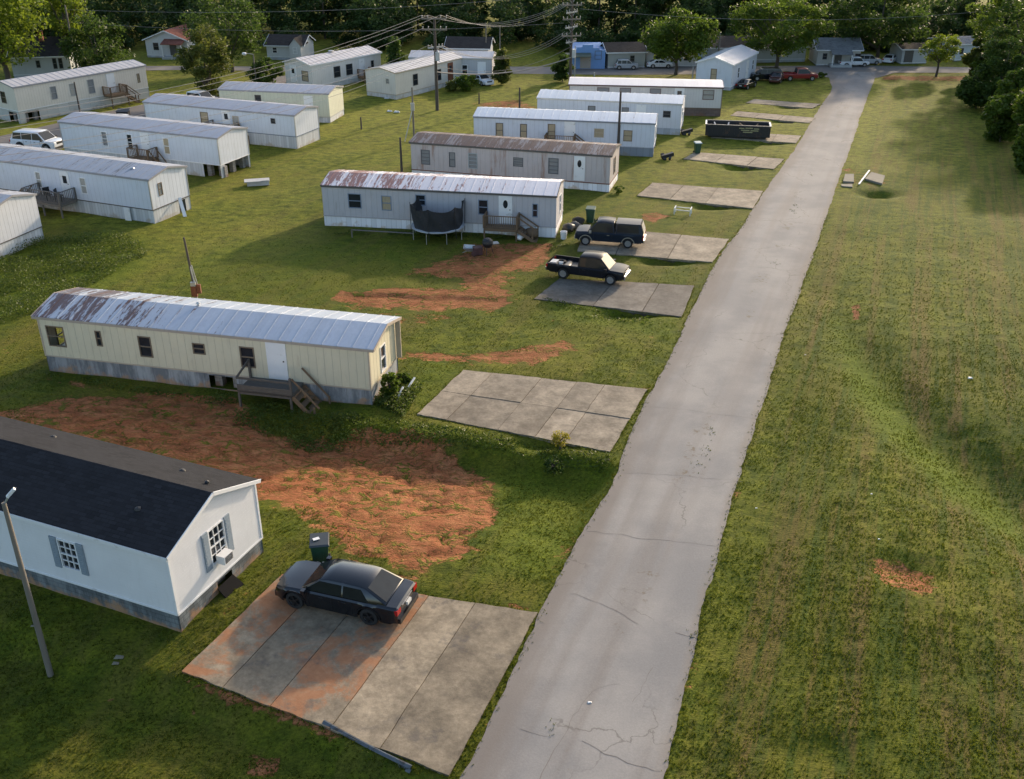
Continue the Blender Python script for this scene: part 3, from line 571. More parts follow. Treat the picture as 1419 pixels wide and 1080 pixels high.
# 2 cream home
cream = siding('cream_siding', (.60,.56,.42), .41, 'X', .5, (.25,.13,.06), .25)
rf_y = metal_roof('rust_streaked_blue_grey_roof', (.40,.45,.53), (.075,.030,.022), 1.0, (0, 15), .4)
YL, YR = G(68,513), G(516,562.5)
brown_fr = paint('brown_window_frame', (.17,.13,.09), .6, .2, 4); beige_trim = paint('beige_trim', (.42,.36,.28), .6, .15, 3)
yroot, yL, ya = home('mobile_home', 'cream mobile home with wooden deck and roof rusting at its left end', 'mobile home', YL, YR, 4.0,
  dict(sk=.86, he=2.98, hr=3.45, wall=cream, skirt=blockmat('grey_stained_skirting', (.27,.29,.31), (.34,.2,.11), .95, .9, 1), roof=rf_y, bow=1, ov=.05, oe=.28, trim=dark_trim, belt=beige_trim, corner=beige_trim, fascia=paint('grey_tan_fascia', (.36,.31,.26), .6, .2, 3),
  front=[W_(.38,1.45,1.02,1.15,'open',brown_fr), W_(3.2,1.72,.34,.86,'hung',brown_fr), W_(5.6,1.38,.72,1.15,'hung',brown_fr), W_(8.6,1.85,.68,.6,'hung',brown_fr), W_(11.15,1.4,.78,1.12,'hung',brown_fr), W_(12.65,.93,.92,1.95,'door_plain')],
  right=[W_(1.5,1.05,.72,1.4,'hung',white_p)],  left=[W_(1.1,.82,1.8,1.3,'open',brown_fr)],
  open=[('front', 9.25, 1.5, .02, .72)], vents=[(8.0,2.1,.12,.06)]), GRP)
lb = MB(); lb.box(yL+.03, 3.75, .9, yL+.30, 3.82, 3.0); lb.build('end_fin', beige_trim, yroot)
# 3 grey home with rust-striped roof, trampoline in front
greyw = siding('grey_siding', (.45,.445,.475), .41, 'X', .5, (.2,.17,.14), .3); white_sk = blockmat('white_skirting', (.74,.76,.80), (.45,.36,.28), .38, 2.4)
blue_sh = paint('slate_blue_frame', (.20,.25,.33), .6, .15, 4); gL, gR = G(450,313), G(770,330)
groot, gLen, ga = home('mobile_home', 'grey mobile home with rust-striped white roof behind the trampoline', 'mobile home', gL, gR, 4.2,
  dict(sk=.78, he=3.0, hr=3.42, wall=greyw, skirt=white_sk, roof=metal_roof('white_roof_red_rust', (.60,.60,.65), (.17,.055,.04), 1.0, (0, 22), .5), bow=1, trim=dark_trim, belt=paint('grey_belt', (.35,.34,.35), .6, .1, 3), fascia=dark_trim,
  front=[W_(1.95,1.45,1.0,1.1,'hung',blue_sh), W_(4.45,1.4,.75,1.1,'hung',blue_sh,curtain_t), W_(7.0,1.9,.75,.8,'hung',blue_sh), W_(11.6,1.45,.72,1.1,'hung',blue_sh), W_(13.15,.9,.85,1.95,'door_oval'), W_(15.5,1.45,.4,1.0,'hung',blue_sh)],
  right=[W_(1.9,1.2,.85,1.35,'hung',white_p)]), GRP)
# 4 rust-stained pink-grey home
pinkw = siding('pink_grey_siding', (.47,.43,.43), .41, 'X', .5, (.22,.09,.035), .8); shutg = paint('dark_grey_shutter', (.11,.12,.13), .6, .2, 4)
home('mobile_home', 'pinkish grey mobile home with brown rusted roof and rust-stained wall', 'mobile home', G(571,246), G(844,267), 4.0,
  dict(sk=.68, he=2.95, hr=3.3, wall=pinkw, skirt=white_sk, roof=metal_roof('brown_rusted_roof', (.17,.165,.185), (.065,.035,.030), 1.35, None, .6), bow=1, oe=.12, belt=rust_m, fascia=dark_trim,
  front=[W_(.9,1.2,.8,1.25,'slat',shutg,blind), W_(3.4,1.15,.55,1.25,'hung',shutg,blind), W_(5.1,1.15,.8,1.3,'slat',paint('pale_blue_frame',(.33,.38,.40),.6,.1,3),blind), W_(9.0,1.6,.85,.75,'slat',shutg,blind), W_(12.0,1.2,.85,1.3,'slat',shutg,blind), W_(14.2,.8,.8,1.95,'door_oval')],
  right=[W_(1.5,1.1,.8,1.35,'slat',brown_fr,blind)]), GRP)
# 5 light blue-white home
bw = siding('pale_blue_siding', (.56,.61,.70), .41, 'X', .3, (.3,.3,.3), .1); bsk = blockmat('blue_grey_skirting', (.42,.46,.53), (.35,.33,.3), .6, 2.4); bsk2 = blockmat('steel_blue_skirting', (.20,.24,.29), (.2,.2,.18), .6, 2.4)
b4 = home('mobile_home', 'pale blue mobile home with ribbed light roof just behind the brown-roofed one', 'mobile home', G(657,207), G(905,218), 4.2,
  dict(sk=.85, he=3.0, hr=3.4, wall=bw, skirt=bsk2, roof=metal_roof('pale_blue_roof', (.52,.58,.66), (.2,.13,.09), .35, None, .45), bow=1, belt=bsk, fascia=paint('slate_fascia', (.2,.22,.26), .5, .1, 3),
  front=[W_(2.1,1.2,.7,1.35,'hung',dark_trim,curtain_t), W_(4.4,1.2,.65,1.35,'hung',dark_trim,curtain_t), W_(7.0,1.25,.7,1.4,'hung',brown_fr,curtain_t), W_(8.6,.95,.9,1.95,'door_plain'), W_(11.3,1.6,.9,.8,'hung',beige_trim,curtain_t), W_(14.0,1.35,.8,1.0,'hung',brown_fr,curtain_t)],
  right=[W_(.7,1.2,.5,1.4,'hung',white_p), W_(2.4,1.2,.5,1.2,'hung',white_p)], open=[('right', 1.6, 1.9, -.3, .7)]), GRP)
# 6 pale home behind
home('mobile_home', 'bluish white mobile home with pale patched roof behind the dark utility pole', 'mobile home', G(744,178), G(942,188), 4.3,
  dict(sk=.62, he=3.0, hr=3.42, wall=siding('blue_white_siding', (.60,.62,.68), .41, 'X', .3, (.3,.3,.3), .1), skirt=bsk, roof=metal_roof('patched_pale_roof', (.55,.60,.66), (.3,.25,.2), .2, None, .4), bow=1, belt=bsk, fascia=galv,
  front=[W_(5.2,1.35,.75,1.15,'hung',dark_trim,blind), W_(8.6,1.3,.7,1.2,'hung',dark_trim,blind), W_(10.1,.75,.85,2.0,'door_plain'), W_(12.7,1.7,.75,.65,'hung',dark_trim)],
  right=[W_(.9,1.6,.8,.9,'hung',white_p), W_(2.4,1.0,.8,.8,'hung',white_p)], open=[('right', 2.0, 2.0, -.3, .5)]), GRP)
# 7 white home, brown trim
home('mobile_home', 'white mobile home with brown trim under the eave and brick-red skirting', 'mobile home', G(788,157), G(998,162), 4.2,
  dict(sk=.85, he=3.0, hr=3.3, wall=siding('warm_white_siding', (.58,.57,.56), .3, 'X', .3, (.3,.25,.2), .1), skirt=blockmat('brown_brick_skirting', (.16,.12,.105), (.2,.11,.07), .5, .3), roof=metal_roof('white_flat_roof', (.66,.65,.67), (.3,.25,.2), .0, None, .5), bow=1, ov=.12, oe=.1, rib=0, belt=brown_fr, fascia=paint('maroon_brown_fascia', (.10,.055,.05), .6, .15, 3), corner=brown_fr,
  front=[W_(3.0,1.75,1.3,1.05,'hung',paint('maroon_shutter',(.12,.07,.065),.6,.15,3),blind), W_(5.4,1.75,1.2,1.05,'hung',_mc['maroon_shutter'],blind), W_(8.6,1.75,1.2,1.05,'hung',_mc['maroon_shutter'],blind), W_(11.3,.95,.9,1.95,'door_half'), W_(14.2,1.75,1.2,1.0,'hung',_mc['maroon_shutter'],curtain)],
  right=[W_(1.6,1.4,.7,1.2,'hung',brown_fr,curtain)]), GRP)
# 8 small blue-white gable home on the right
home('mobile_home', 'small bluish white gabled mobile home beside the red pickup truck', 'mobile home', G(1012,127), G(1046,107.5), 4.4,
  dict(sk=.5, he=3.0, hr=3.75, wall=siding('bluish_lap', (.55,.60,.68), .2, 'Z', .2, amt=0), skirt=bsk, roof=metal_roof('pale_grey_roof', (.56,.58,.62), (.3,.28,.25), .0, None, .5), rib=.5, ov=.15, oe=.15, fascia=white_p, belt=white_p,
  front=[W_(2.4,1.1,.8,1.3,'hung'), W_(6,.6,.9,2,'door_plain'), W_(8.6,1.2,.8,1.2,'hung')], left=[W_(1.8,1.15,.75,1.3,'hung',brown_fr,curtain_t)]), GRP)
# left hand group ---------------------------------------------------------
sil_roof = metal_roof('silver_blue_roof', (.36,.38,.44), (.13,.13,.14), .35, None, .5); sil_roof2 = metal_roof('silver_roof_stained', (.38,.40,.45), (.12,.11,.11), .6, None, .5)
whs = siding('white_rib_siding', (.60,.64,.71), .41, 'X', .35, (.4,.4,.4), .1); offw = blockmat('offwhite_rib_skirting', (.52,.54,.56), (.38,.33,.27), .28, 2.4)
a1 = home('mobile_home', 'white mobile home with a cluttered front deck and a plank leaning on its end', 'mobile home', G(0,279), G(215,311), 4.2,
  dict(L=18.0, sk=1.05, he=3.3, hr=3.75, wall=whs, skirt=offw, roof=sil_roof2, bow=1, oe=.12, belt=dark_trim, fascia=paint('grey_fascia', (.28,.28,.30), .5, .1, 3), corner=galv,
  front=[W_(1.6,1.5,.7,1.2,'hung'), W_(7.0,1.6,.55,1.25,'hung',white_p,curtain), W_(9.6,1.2,.75,1.9,'door_half'), W_(11.4,1.6,.6,1.25,'hung',white_p,curtain)],
  right=[W_(.9,1.9,.45,.95,'hung',brown_fr,curtain)], open=[('right', 2.9, .75, -.5, .95)], vents=[(15.6,1.2,.0,.1)]), GRP)
home('mobile_home', 'white mobile home whose right end stands on open block piers', 'mobile home', G(92,222), G(308,248), 4.2,
  dict(sk=1.15, he=3.4, hr=3.8, wall=whs, skirt=offw, roof=sil_roof, bow=1, oe=.1, belt=white_p, fascia=_mc['grey_fascia'], corner=galv,
  front=[W_(4.6,1.7,.65,1.3,'hung',white_p,blind), W_(7.4,1.6,.6,1.4,'hung'), W_(9.0,1.3,.8,1.9,'door_plain'), W_(11.3,1.6,.65,1.4,'hung',white_p,curtain_t)],
  open=[('right', .6, 3.4, -.5, 1.1), ('front', 15.2, 1.9, -.5, 1.1), ('front', 2.4, .8, .2, .8)]), GRP)
home('mobile_home', 'white mobile home with a recessed-looking porch front and small round window', 'mobile home', G(206,186), G(412,207), 4.2,
  dict(sk=1.15, he=3.1, hr=3.5, wall=whs, skirt=offw, roof=sil_roof, bow=1, oe=.1, belt=bsk2, fascia=_mc['grey_fascia'], corner=galv,
  front=[W_(6.6,1.3,.9,1.4,'hung',brown_fr,curtain_t), W_(9.2,1.25,.8,1.75,'door_half'), W_(10.3,1.3,.7,1.3,'hung',beige_trim,curtain), W_(17.2 if 0 else 14.6,2.2,.5,.5,'hung',dark_trim)],
  right=[]), GRP)
yw = siding('pale_yellow_siding', (.57,.58,.47), .41, 'X', .35, (.4,.35,.25), .1)
home('mobile_home', 'pale yellow mobile home nearest the round leafy tree by the lane', 'mobile home', G(308,164), G(458,171), 4.2,
  dict(sk=.6, he=2.95, hr=3.35, wall=yw, skirt=offw, roof=sil_roof, bow=1, oe=.1, belt=galv, fascia=_mc['grey_fascia'],
  front=[W_(4.0,1.5,.7,1.1,'hung',dark_trim), W_(9.5,.7,.85,1.95,'door_plain')]), GRP)
home('mobile_home', 'white mobile home cut off by the left edge below the cluttered deck', 'mobile home', G(-46,352), G(0,358), 4.3,
  dict(L=14, sk=.9, he=3.2, hr=3.7, wall=siding('end_white_siding', (.60,.62,.66), .35, 'X', .3, (.3,.3,.3), .1), skirt=offw, roof=sil_roof2, bow=1, oe=.1, fascia=_mc['grey_fascia']), GRP)
# far left cream long home: its long wall runs up to the right
c1 = home('mobile_home', 'long cream mobile home with grey roof and wooden stairs beside the lane', 'mobile home', G(29,171), G(208,136), 4.3,
  dict(sk=1.2, he=3.6, hr=4.0, wall=siding('cream_white_siding', (.64,.60,.53), .3, 'X', .35, (.4,.3,.2), .15), skirt=blockmat('patched_skirting', (.52,.52,.50), (.35,.3,.26), 1.3, 2.4), roof=metal_roof('warm_grey_roof', (.48,.47,.48), (.3,.3,.3), .0, None, .6), bow=1, oe=.12, belt=white_p, fascia=_mc['grey_fascia'],
  front=[W_(4.0,1.75,.7,1.35,'hung',galv,blind), W_(6.3,1.75,.65,1.3,'hung',galv,curtain), W_(8.5,1.65,.8,1.5,'hung',galv,blind), W_(11.0,1.35,.9,2.0,'door_plain'), W_(14.9,1.9,.35,1.0,'hung',brown_fr,curtain_t)],
  left=[W_(1.6,1.8,.9,1.2,'hung',brown_fr)], open=[('front', .7, 1.6, -.3, 1.0), ('left', 2.4, 1.5, -.3, 1.0)]), GRP)
home('mobile_home', 'white mobile home with lit porch window at its gabled left end', 'mobile home', G(434,127.5), G(529,107.5), 4.6,
  dict(sk=.6, he=3.0, hr=3.6, wall=siding('white_siding_far', (.64,.63,.62), .3, 'X', .3, (.3,.3,.3), .1), skirt=offw, roof=metal_roof('pale_pink_grey_roof', (.56,.54,.55), (.3,.3,.3), .0, None, .6), ov=.1, oe=.2, belt=white_p, fascia=white_p,
  front=[W_(3.6,1.1,1.1,1.3,'hung',dark_trim), W_(5.7,1.1,1.1,1.3,'hung',dark_trim), W_(8.0,.7,.9,2,'door_plain'), W_(10.1,1.2,.5,1.1,'hung',dark_trim)], left=[W_(1.0,.8,.9,1.9,'door_half'), W_(2.9,1.1,1.1,1.2,'hung',dark_trim,curtain_t)], vents=[(5.6,2.3,.1,.2)]), GRP)
home('mobile_home', 'beige white mobile home directly behind the double-crossarm utility pole', 'mobile home', G(549,139), G(647,113.5), 4.4,
  dict(sk=.55, he=2.95, hr=3.35, wall=siding('beige_white_siding', (.60,.58,.54), .3, 'X', .3, (.3,.25,.2), .15), skirt=offw, roof=metal_roof('patched_warm_roof', (.56,.54,.53), (.3,.2,.18), .25, None, .6), bow=1, belt=beige_trim, fascia=beige_trim,
  front=[W_(3.2,1.1,.9,1.3,'hung',dark_trim), W_(7.8,1.0,.8,1.3,'hung',dark_trim), W_(10,.7,.9,2,'door_half',rust_m)], left=[W_(3.0,1.7,.5,.6,'hung',galv,blind)]), GRP)
home('mobile_home', 'plain light grey mobile home end-on to the shrub row, under the dark-roofed house', 'mobile home', G(568,114), G(682,116), 4.4,
  dict(sk=.3, he=2.9, hr=3.4, wall=siding('light_grey_siding', (.46,.47,.50), .3, 'X', .3, (.3,.3,.3), .1), skirt=bsk, roof=metal_roof('light_grey_far_roof', (.5,.51,.54), (.3,.3,.3), .0, None, .6), belt=galv, fascia=galv,
  front=[W_(6.6,1.1,.7,1.1,'hung'), W_(8.6,.5,.9,2,'door_plain')]), GRP)
# houses along the street
dk = shingle('dark_brown_shingle', (.035,.032,.032)); rdk = shingle('red_brown_shingle', (.19,.075,.055)); gsh = shingle('grey_shingle', (.16,.17,.18))
wl = siding('white_clapboard', (.55,.56,.57), .15, 'Z', .2, amt=0); gw = siding('grey_clapboard', (.40,.42,.43), .15, 'Z', .2, amt=0)
def porch(root, x0, x1, dep, h, roofm, y=0, M=None):
    kid = set(root.children); b = MB(); b.add([(x0,y,h+.5),(x1,y,h+.5),(x1,y-dep,h),(x0,y-dep,h),(x0,y,h+.6),(x1,y,h+.6),(x1,y-dep,h+.1),(x0,y-dep,h+.1)], [(0,1,2,3),(7,6,5,4),(3,2,6,7),(0,3,7,4),(1,5,6,2)]); b.build('porch_roof', roofm, root)
    n = max(2, int((x1-x0)/2)+1)
    for k in range(n): x = x0+.1+(x1-x0-.3)*k/(n-1); p = MB(); p.box(x, y-dep+.05, -.2, x+.12, y-dep+.17, h+.02); p.build('porch_post', white_p, root)
    b = MB(); b.box(x0, y-dep, -.2, x1, y-.01, .3); b.build('porch_floor', gw, root)
    if M:
        for ch in set(root.children)-kid: ch.data.transform(M)
_q = G(262,81)
h1 = home('small_house', 'small white gabled house with red-brown roof and porch, left of the leafy round tree', 'house', _q, _q+Vector((1.2,8,0)), 6.2,
  dict(sk=.3, he=2.3, hr=3.6, wall=wl, skirt=bsk, skname='foundation', roof=rdk, rib=0, ov=.3, oe=.3, fascia=white_p, belt=white_p, left=[W_(1.1,1.0,.8,1.0,'hung',dark_trim), W_(3.6,.35,.9,1.8,'door_plain',dark_trim)]))[0]
def gable_house(name, label, FLp_, FRp_, W, wall, roofm, **k):
    c = dict(sk=.4, he=2.9, hr=4.4, wall=wall, skirt=bsk, skname='foundation', roof=roofm, rib=0, ov=.3, oe=.3, fascia=white_p, belt=white_p); c.update(k)
    return home(name, label, 'house', G(*FLp_), G(*FRp_), W, c)[0]
porch(h1, 2.9, 6.0, 1.5, 1.95, rdk, 0, TM(0,6.2,0,-90))
gable_house('long_house', 'long pale house with dark roof and red brick chimney under the bright tree', (20,109), (101,106), 7, gw, dk, he=2.5, hr=4.4,
   front=[W_(2.9,1.2,.5,.9,'hung',dark_trim), W_(4.9,1.0,.5,1.3,'hung',dark_trim), W_(5.6,1.0,.5,1.3,'hung',dark_trim)])
o = bpy.data.objects['long_house']; ch = MB(); ch.box(3.3,2.6,3.4,3.8,3.1,5.2); ch.box(3.25,2.55,5.1,3.85,3.15,5.3); ch.build('chimney', paint('red_brick', (.26,.08,.045), .85, .3, 8), o)
gable_house('white_house', 'white house with a steep front gable and dark roof, seen past the far street lamp', (371,83), (421,84), 5, wl, dk, he=1.9, hr=3.0, front=[W_(.8,.9,.7,.8,'hung')])
hx = bpy.data.objects['white_house']; g = MB(); g.add([(3.6,-1,0),(5.2,-1,0),(5.2,-1,2.1),(4.4,-1,3.0),(3.6,-1,2.1),(3.6,2,0),(5.2,2,0),(5.2,2,2.1),(4.4,2,3.0),(3.6,2,2.1)], [(0,1,2,3,4),(1,6,7,2),(0,4,9,5)]); g.build('front_gable', wl, hx)
g = MB(); g.add([(5.35,-1.15,2.0),(4.4,-1.15,3.07),(3.45,-1.15,2.0),(5.35,2.4,2.0),(4.4,2.4,3.07),(3.45,2.4,2.0)], [(0,3,4,1),(1,4,5,2)]); g.build('gable_roof', dk, hx)
window(hx, Matrix.Translation((4.1,-1,1.0)), .6, .9)
gable_house('dark_roof_house', 'white house with wide dark roof above the light grey mobile home', (619,93), (677,94), 5, wl, dk, hr=3.5, he=2.4,
   front=[W_(.5,.9,.6,1.2,'hung',dark_trim), W_(1.6,.9,1.4,1.2,'hung'), W_(4.2,.9,.6,1.2,'hung',dark_trim), W_(5.1,.9,.5,1.2,'hung',dark_trim)])
# blue shop with a stepped parapet
bl = siding('blue_stucco', (.15,.29,.56), 3, 'Z', .1, amt=.1); q0, q1 = G(793,95.5), G(838,95.5)
d = q1-q0; shop = empty('blue_shop', 'bright blue shop with a stepped parapet front across the street', 'shop', (q0.x, q0.y, 0), math.atan2(d.y, d.x)); Ls = d.length
b = MB(); st = [(0,2.45),(.12,2.45),(.12,2.75),(.30,2.75),(.30,3.05),(.62,3.05),(.62,2.65),(.82,2.65),(.82,2.4),(1,2.4)]
pp_ = [(0,0)]+[(u*Ls, z) for u, z in st]+[(Ls,0)]; m_ = len(pp_)
b.add([(x,0,z) for x, z in pp_]+[(x,.3,z) for x, z in pp_], [tuple(range(m_))[::-1], tuple(range(m_,2*m_))]+[(k,(k+1)%m_,(k+1)%m_+m_,k+m_) for k in range(m_)]); b.box(.02,.3,0,Ls-.02,8,2.25); b.build('wall', bl, shop)
b = MB(); b.add([(-1,-.01,1.95),(Ls*.55,-.01,1.95),(Ls*.55,-1.6,1.7),(-1,-1.6,1.7),(-1,-.01,2.05),(Ls*.55,-.01,2.05),(Ls*.55,-1.6,1.8),(-1,-1.6,1.8)], [(0,1,2,3),(7,6,5,4),(3,2,6,7),(0,3,7,4),(1,5,6,2)]); b.build('awning', paint('olive_awning', (.09,.11,.08), .8, .2, 3), shop)
window(shop, Matrix.Translation((Ls*.68,-.01,1.2)), .9, 1.1, 'hung', dark_trim); door(shop, Matrix.Translation((Ls*.25,-.01,.05)), 1.3, 1.9, paint('tan_door', (.33,.30,.26), .7, .1, 3), 'plain')
gable_house('long_house', 'long pale grey house with dark roof between the blue shop and the big tree', (842,95), (893,94), 5, siding('pale_khaki_siding', (.36,.37,.34), .2, 'Z', .2, amt=0), dk, hr=2.9, he=2.0, sk=.15, front=[W_(3.0,.8,.6,.8,'hung',dark_trim)])
gable_house('long_house', 'low white house half hidden behind the big tree trunk', (895,92), (965,93), 5, wl, dk, hr=2.8, he=1.9, sk=.15, front=[W_(1.0,.8,.7,.8,'hung',dark_trim), W_(5.0,.8,.8,.8,'hung',dark_trim)])
h7 = gable_house('cottage', 'pale cottage with grey hipped roof and dark porch behind the white pickup', (1131,91), (1190,91.5), 5, siding('tan_white_siding', (.43,.42,.39), .2, 'Z', .2, amt=0), gsh, hr=3.2, he=2.0, sk=.15, front=[W_(.7,.8,.6,.8,'hung',dark_trim), W_(2.4,.2,.8,1.6,'door_plain',dark_trim), W_(5.0,.8,.8,.8,'hung',dark_trim)])
porch(h7, 1.6, 4.4, 1.5, 1.6, gsh)
gable_house('cottage', 'pale shed-like cottage just left of the small light green tree', (1248,89), (1283,88.5), 4, gw, dk, hr=2.4, he=1.9, sk=.15, front=[W_(.4,.2,1.1,1.5,'door_plain',dark_trim)])
gable_house('cottage', 'blue-white house end showing right of the small light green tree', (1322,85), (1362,83), 6, siding('pale_blue_lap', (.45,.50,.55), .2, 'Z', .2, amt=0), gsh, hr=2.7, he=2.2, sk=.15, front=[W_(.6,.9,.6,.8,'hung',dark_trim), W_(2.6,.9,.6,.8,'hung',dark_trim)])
gable_house('cottage', 'white cottage in shade behind the long spreading tree and black car', (985,88), (1115,86), 7, gw, dk, hr=3.0, he=2.0, front=[W_(3,.9,.7,.8,'hung',dark_trim), W_(9,.9,.7,.8,'hung',dark_trim)])
# window air conditioner and hatch on the white house
wh = bpy.data.objects['manufactured_house']; az = wh.rotation_euler[2]; Mw = wh.matrix_basis
Mw = Matrix.Translation(wh.location) @ Matrix.Rotation(az, 4, 'Z'); ME = Mw @ TM(17,0,0,90)
ac = empty('air_conditioner', 'white window air conditioner sticking out of the gable-end window', 'air conditioner', ME @ Vector((2.28,-.02,1.3)), az+math.pi/2)
b = MB(); b.box(-.05,-.5,0,.55,-.0,.42); b.build('casing', white_p, ac); b = MB()
for i in range(7): b.box(-.0,-.515,.05+i*.05,.5,-.5,.075+i*.05)
b.build('grille', black_p, ac); ac.scale = (.85, .72, .8)
hp = ME @ Vector((2.5,-.03,0)); hz = -.1
black_m = paint('matt_black', (.008,.008,.009), .95, .2, 3, spec=.15)
hatch = empty('crawl_space_hatch', 'black propped hatch sheltering the crawl space opening of the white house', 'hatch', (hp.x, hp.y, hz), az+math.pi/2)
b = MB(); b.add([(-.45,0,.42),(.45,0,.42),(.5,-.5,.0),(-.5,-.5,.0),(-.45,.02,.38),(.45,.02,.38),(.5,-.46,-.04),(-.5,-.46,-.04)], [(0,1,2,3),(7,6,5,4),(3,2,6,7),(0,3,7,4),(1,5,6,2),(0,4,5,1)]); b.build('panel', black_m, hatch)
b = MB(); b.bar((-.6,-.55,-.02),(.6,-.55,-.02),.07,.07); b.bar((-.58,-.55,-.04),(-.5,0,.0),.06); b.bar((.58,-.55,-.04),(.5,0,.0),.06); b.build('frame', wood_brown, hatch)
# ------------------------------------------------------------------ decks and stairs
def stairs(mb, x, y, z0, n, wd, run, rise, M=None):     # descending toward +x
    for i in range(n): mb.box(x+i*run, y, z0-(i+1)*rise-.04, x+(i+1)*run+.03, y+wd, z0-(i+1)*rise, M)
    for yy in (y-.05, y+wd+.01): mb.bar((x, yy+.02, z0-.12), (x+n*run, yy+.02, z0-n*rise-.12), .04, .22, M)
def deck(label, root, x0, x1, dep, z, gz, m_, style, st_side=1, st_n=4, wd=1.0):
    """deck in front of a home, in that home's frame"""
    e = empty('wooden_deck', label, 'deck', root.location, root.rotation_euler[2]); y0 = -dep
    b = MB()
    k = y0
    while k < -.12: b.box(x0, k, z-.04, x1, k+.12, z); k += .135
    b.box(x0, y0, z-.2, x1, y0+.04, z-.041); b.box(x0, y0, z-.2, x0+.04, -.05, z-.042); b.box(x1-.04, y0, z-.2, x1, -.05, z-.043); b.build('deck_floor', m_, e)
    n = max(2, int((x1-x0)/1.6)+1)
    for i in range(n):
        x = x0+(x1-x0-.1)*i/(n-1); p = MB(); p.box(x, y0-.02, gz-.3, x+.1, y0+.08, z-.2); p.build('leg', m_, e)
    r = MB(); top = z+.9
    if style == 'board':
        r.bar((x0,y0+.03,top-.25),(x1-.0,y0+.03,top-.25),.05,.10); r.box(x0, y0, z-.1, x1, y0+.05, z+.30); r.bar((x0+.02,-.1,top+.05),(x0+.02,y0,top-.25),.05,.12); r.bar((x0+.02,-.1,z),(x0+.02,-.1,top+.1),.1)
        r.bar((x1,y0+.03,z),(x1,y0+.03,top),.1)
    else:
        for (a, b_) in (((x0,y0+.03),(x1,y0+.03)),((x0+.03,y0),(x0+.03,-.06)),((x1-.03,y0),(x1-.03,-.06))):
            r.bar((*a,top),(*b_,top),.09,.05); r.bar((*a,z+.1),(*b_,z+.1),.04,.04); Lb = math.dist(a, b_); nb = int(Lb/.16)
            for i in range(nb+1): t = i/nb; q = (a[0]+(b_[0]-a[0])*t, a[1]+(b_[1]-a[1])*t); r.bar((*q,z),(*q,top),.1 if i in (0, nb) else .035)
    r.build('railing', m_, e)
    s = MB(); M = TM(x1,0,0) if st_side > 0 else TM(x0,0,0) @ Matrix.Scale(-1, 4, (1,0,0)); rise = (z-gz)/(st_n+1); yy = y0+.1
    stairs(s, .02, yy, z, st_n+1, wd, .27, rise, M); s.bar((.05,yy,z+.85),(.27*(st_n+1),yy,gz+.85),.04,.1,M); s.bar((.27*st_n,yy,gz-.1),(.27*st_n,yy,gz+.9),.09,.09,M); s.bar((.05,yy+wd,z+.85),(.27*(st_n+1),yy+wd,gz+.85),.04,.1,M); s.bar((.27*(st_n+1),yy+wd,gz-.1),(.27*(st_n+1),yy+wd,gz+.9),.09,.09,M)
    s.build('stairs', wood_brown, e); return e
deck('weathered grey wooden deck with boarded rail and stairs on the cream home', yroot, 11.6, 14.4, 1.5, .90, -.55, wood_deck, 'board', 1, 4, 1.25)
deck('brown slatted wooden deck and stairs on the grey home with the trampoline', groot, 12.2, 14.6, 1.2, .85, 0, wood_brown, 'rail', 1, 4, .9)
deck('cluttered grey deck in front of the white home with the leaning plank', a1[0], 7.2, 10.8, 1.7, 1.1, 0, wood_grey, 'rail', -1, 4, 1.0)
deck('small wooden landing on the white home with open piers', bpy.data.objects['mobile_home.007'] if 0 else [o for o in bpy.data.objects if o.get('label','').endswith('open block piers')][0], 8.4, 10.6, 1.3, 1.25, 0, wood_brown, 'rail', 1, 3, .9)
deck('brown wooden stairs and landing on the long cream home by the lane', c1[0], 10.2, 12.4, 1.4, 1.3, 0, wood_brown, 'rail', 1, 5, .9)
deck('dark wooden steps on the pale blue home, partly hidden by the brown roof', b4[0], 6.9, 9.6, 1.2, .95, 0, wood_brown, 'rail', 1, 4, .9)
deck('grey wooden porch on the white home with the small round window', [o for o in bpy.data.objects if o.get('label','').startswith('white mobile home with a recessed')][0], 8.0, 11.0, 1.3, 1.15, 0, wood_grey, 'rail', 1, 3, .9)
deck('dark wooden steps on the white home with the lit porch window', [o for o in bpy.data.objects if 'lit porch' in o.get('label','')][0], 7.6, 9.6, 1.2, .7, 0, wood_brown, 'rail', 1, 3, .9)
# ------------------------------------------------------------------ vehicles (front toward +x, origin on the ground at the centre)
def carpaint(name, col, rough=.22): return paint(name, col, rough, .06, 2, coat=(.5 if rough < .2 else .1) if max(col) < .04 else .7, spec=.5 if rough < .2 or max(col) > .04 else .2, dirt=tuple(c*.8+.03 for c in col), dirt_amt=.1)
tail_m = paint('red_lamp_lens', (.35,.012,.012), .2, .1, 5); lamp_m = paint('clear_lamp_lens', (.62,.63,.65), .12, .1, 5); chrome = paint('chrome_trim', (.55,.55,.56), .2, .05, 3, metal=.9)
rim_dark = paint('dark_rim', (.03,.03,.032), .35, .1, 4, metal=.5); rim_sil = paint('silver_rim', (.42,.42,.43), .35, .1, 4, metal=.7); cglass = glass('car_glass', (.012,.016,.019), .05); cglass.node_tree.nodes['Principled BSDF'].inputs['Specular IOR Level'].default_value = .32
plate_m = paint('number_plate', (.6,.6,.58), .5, .1, 3)
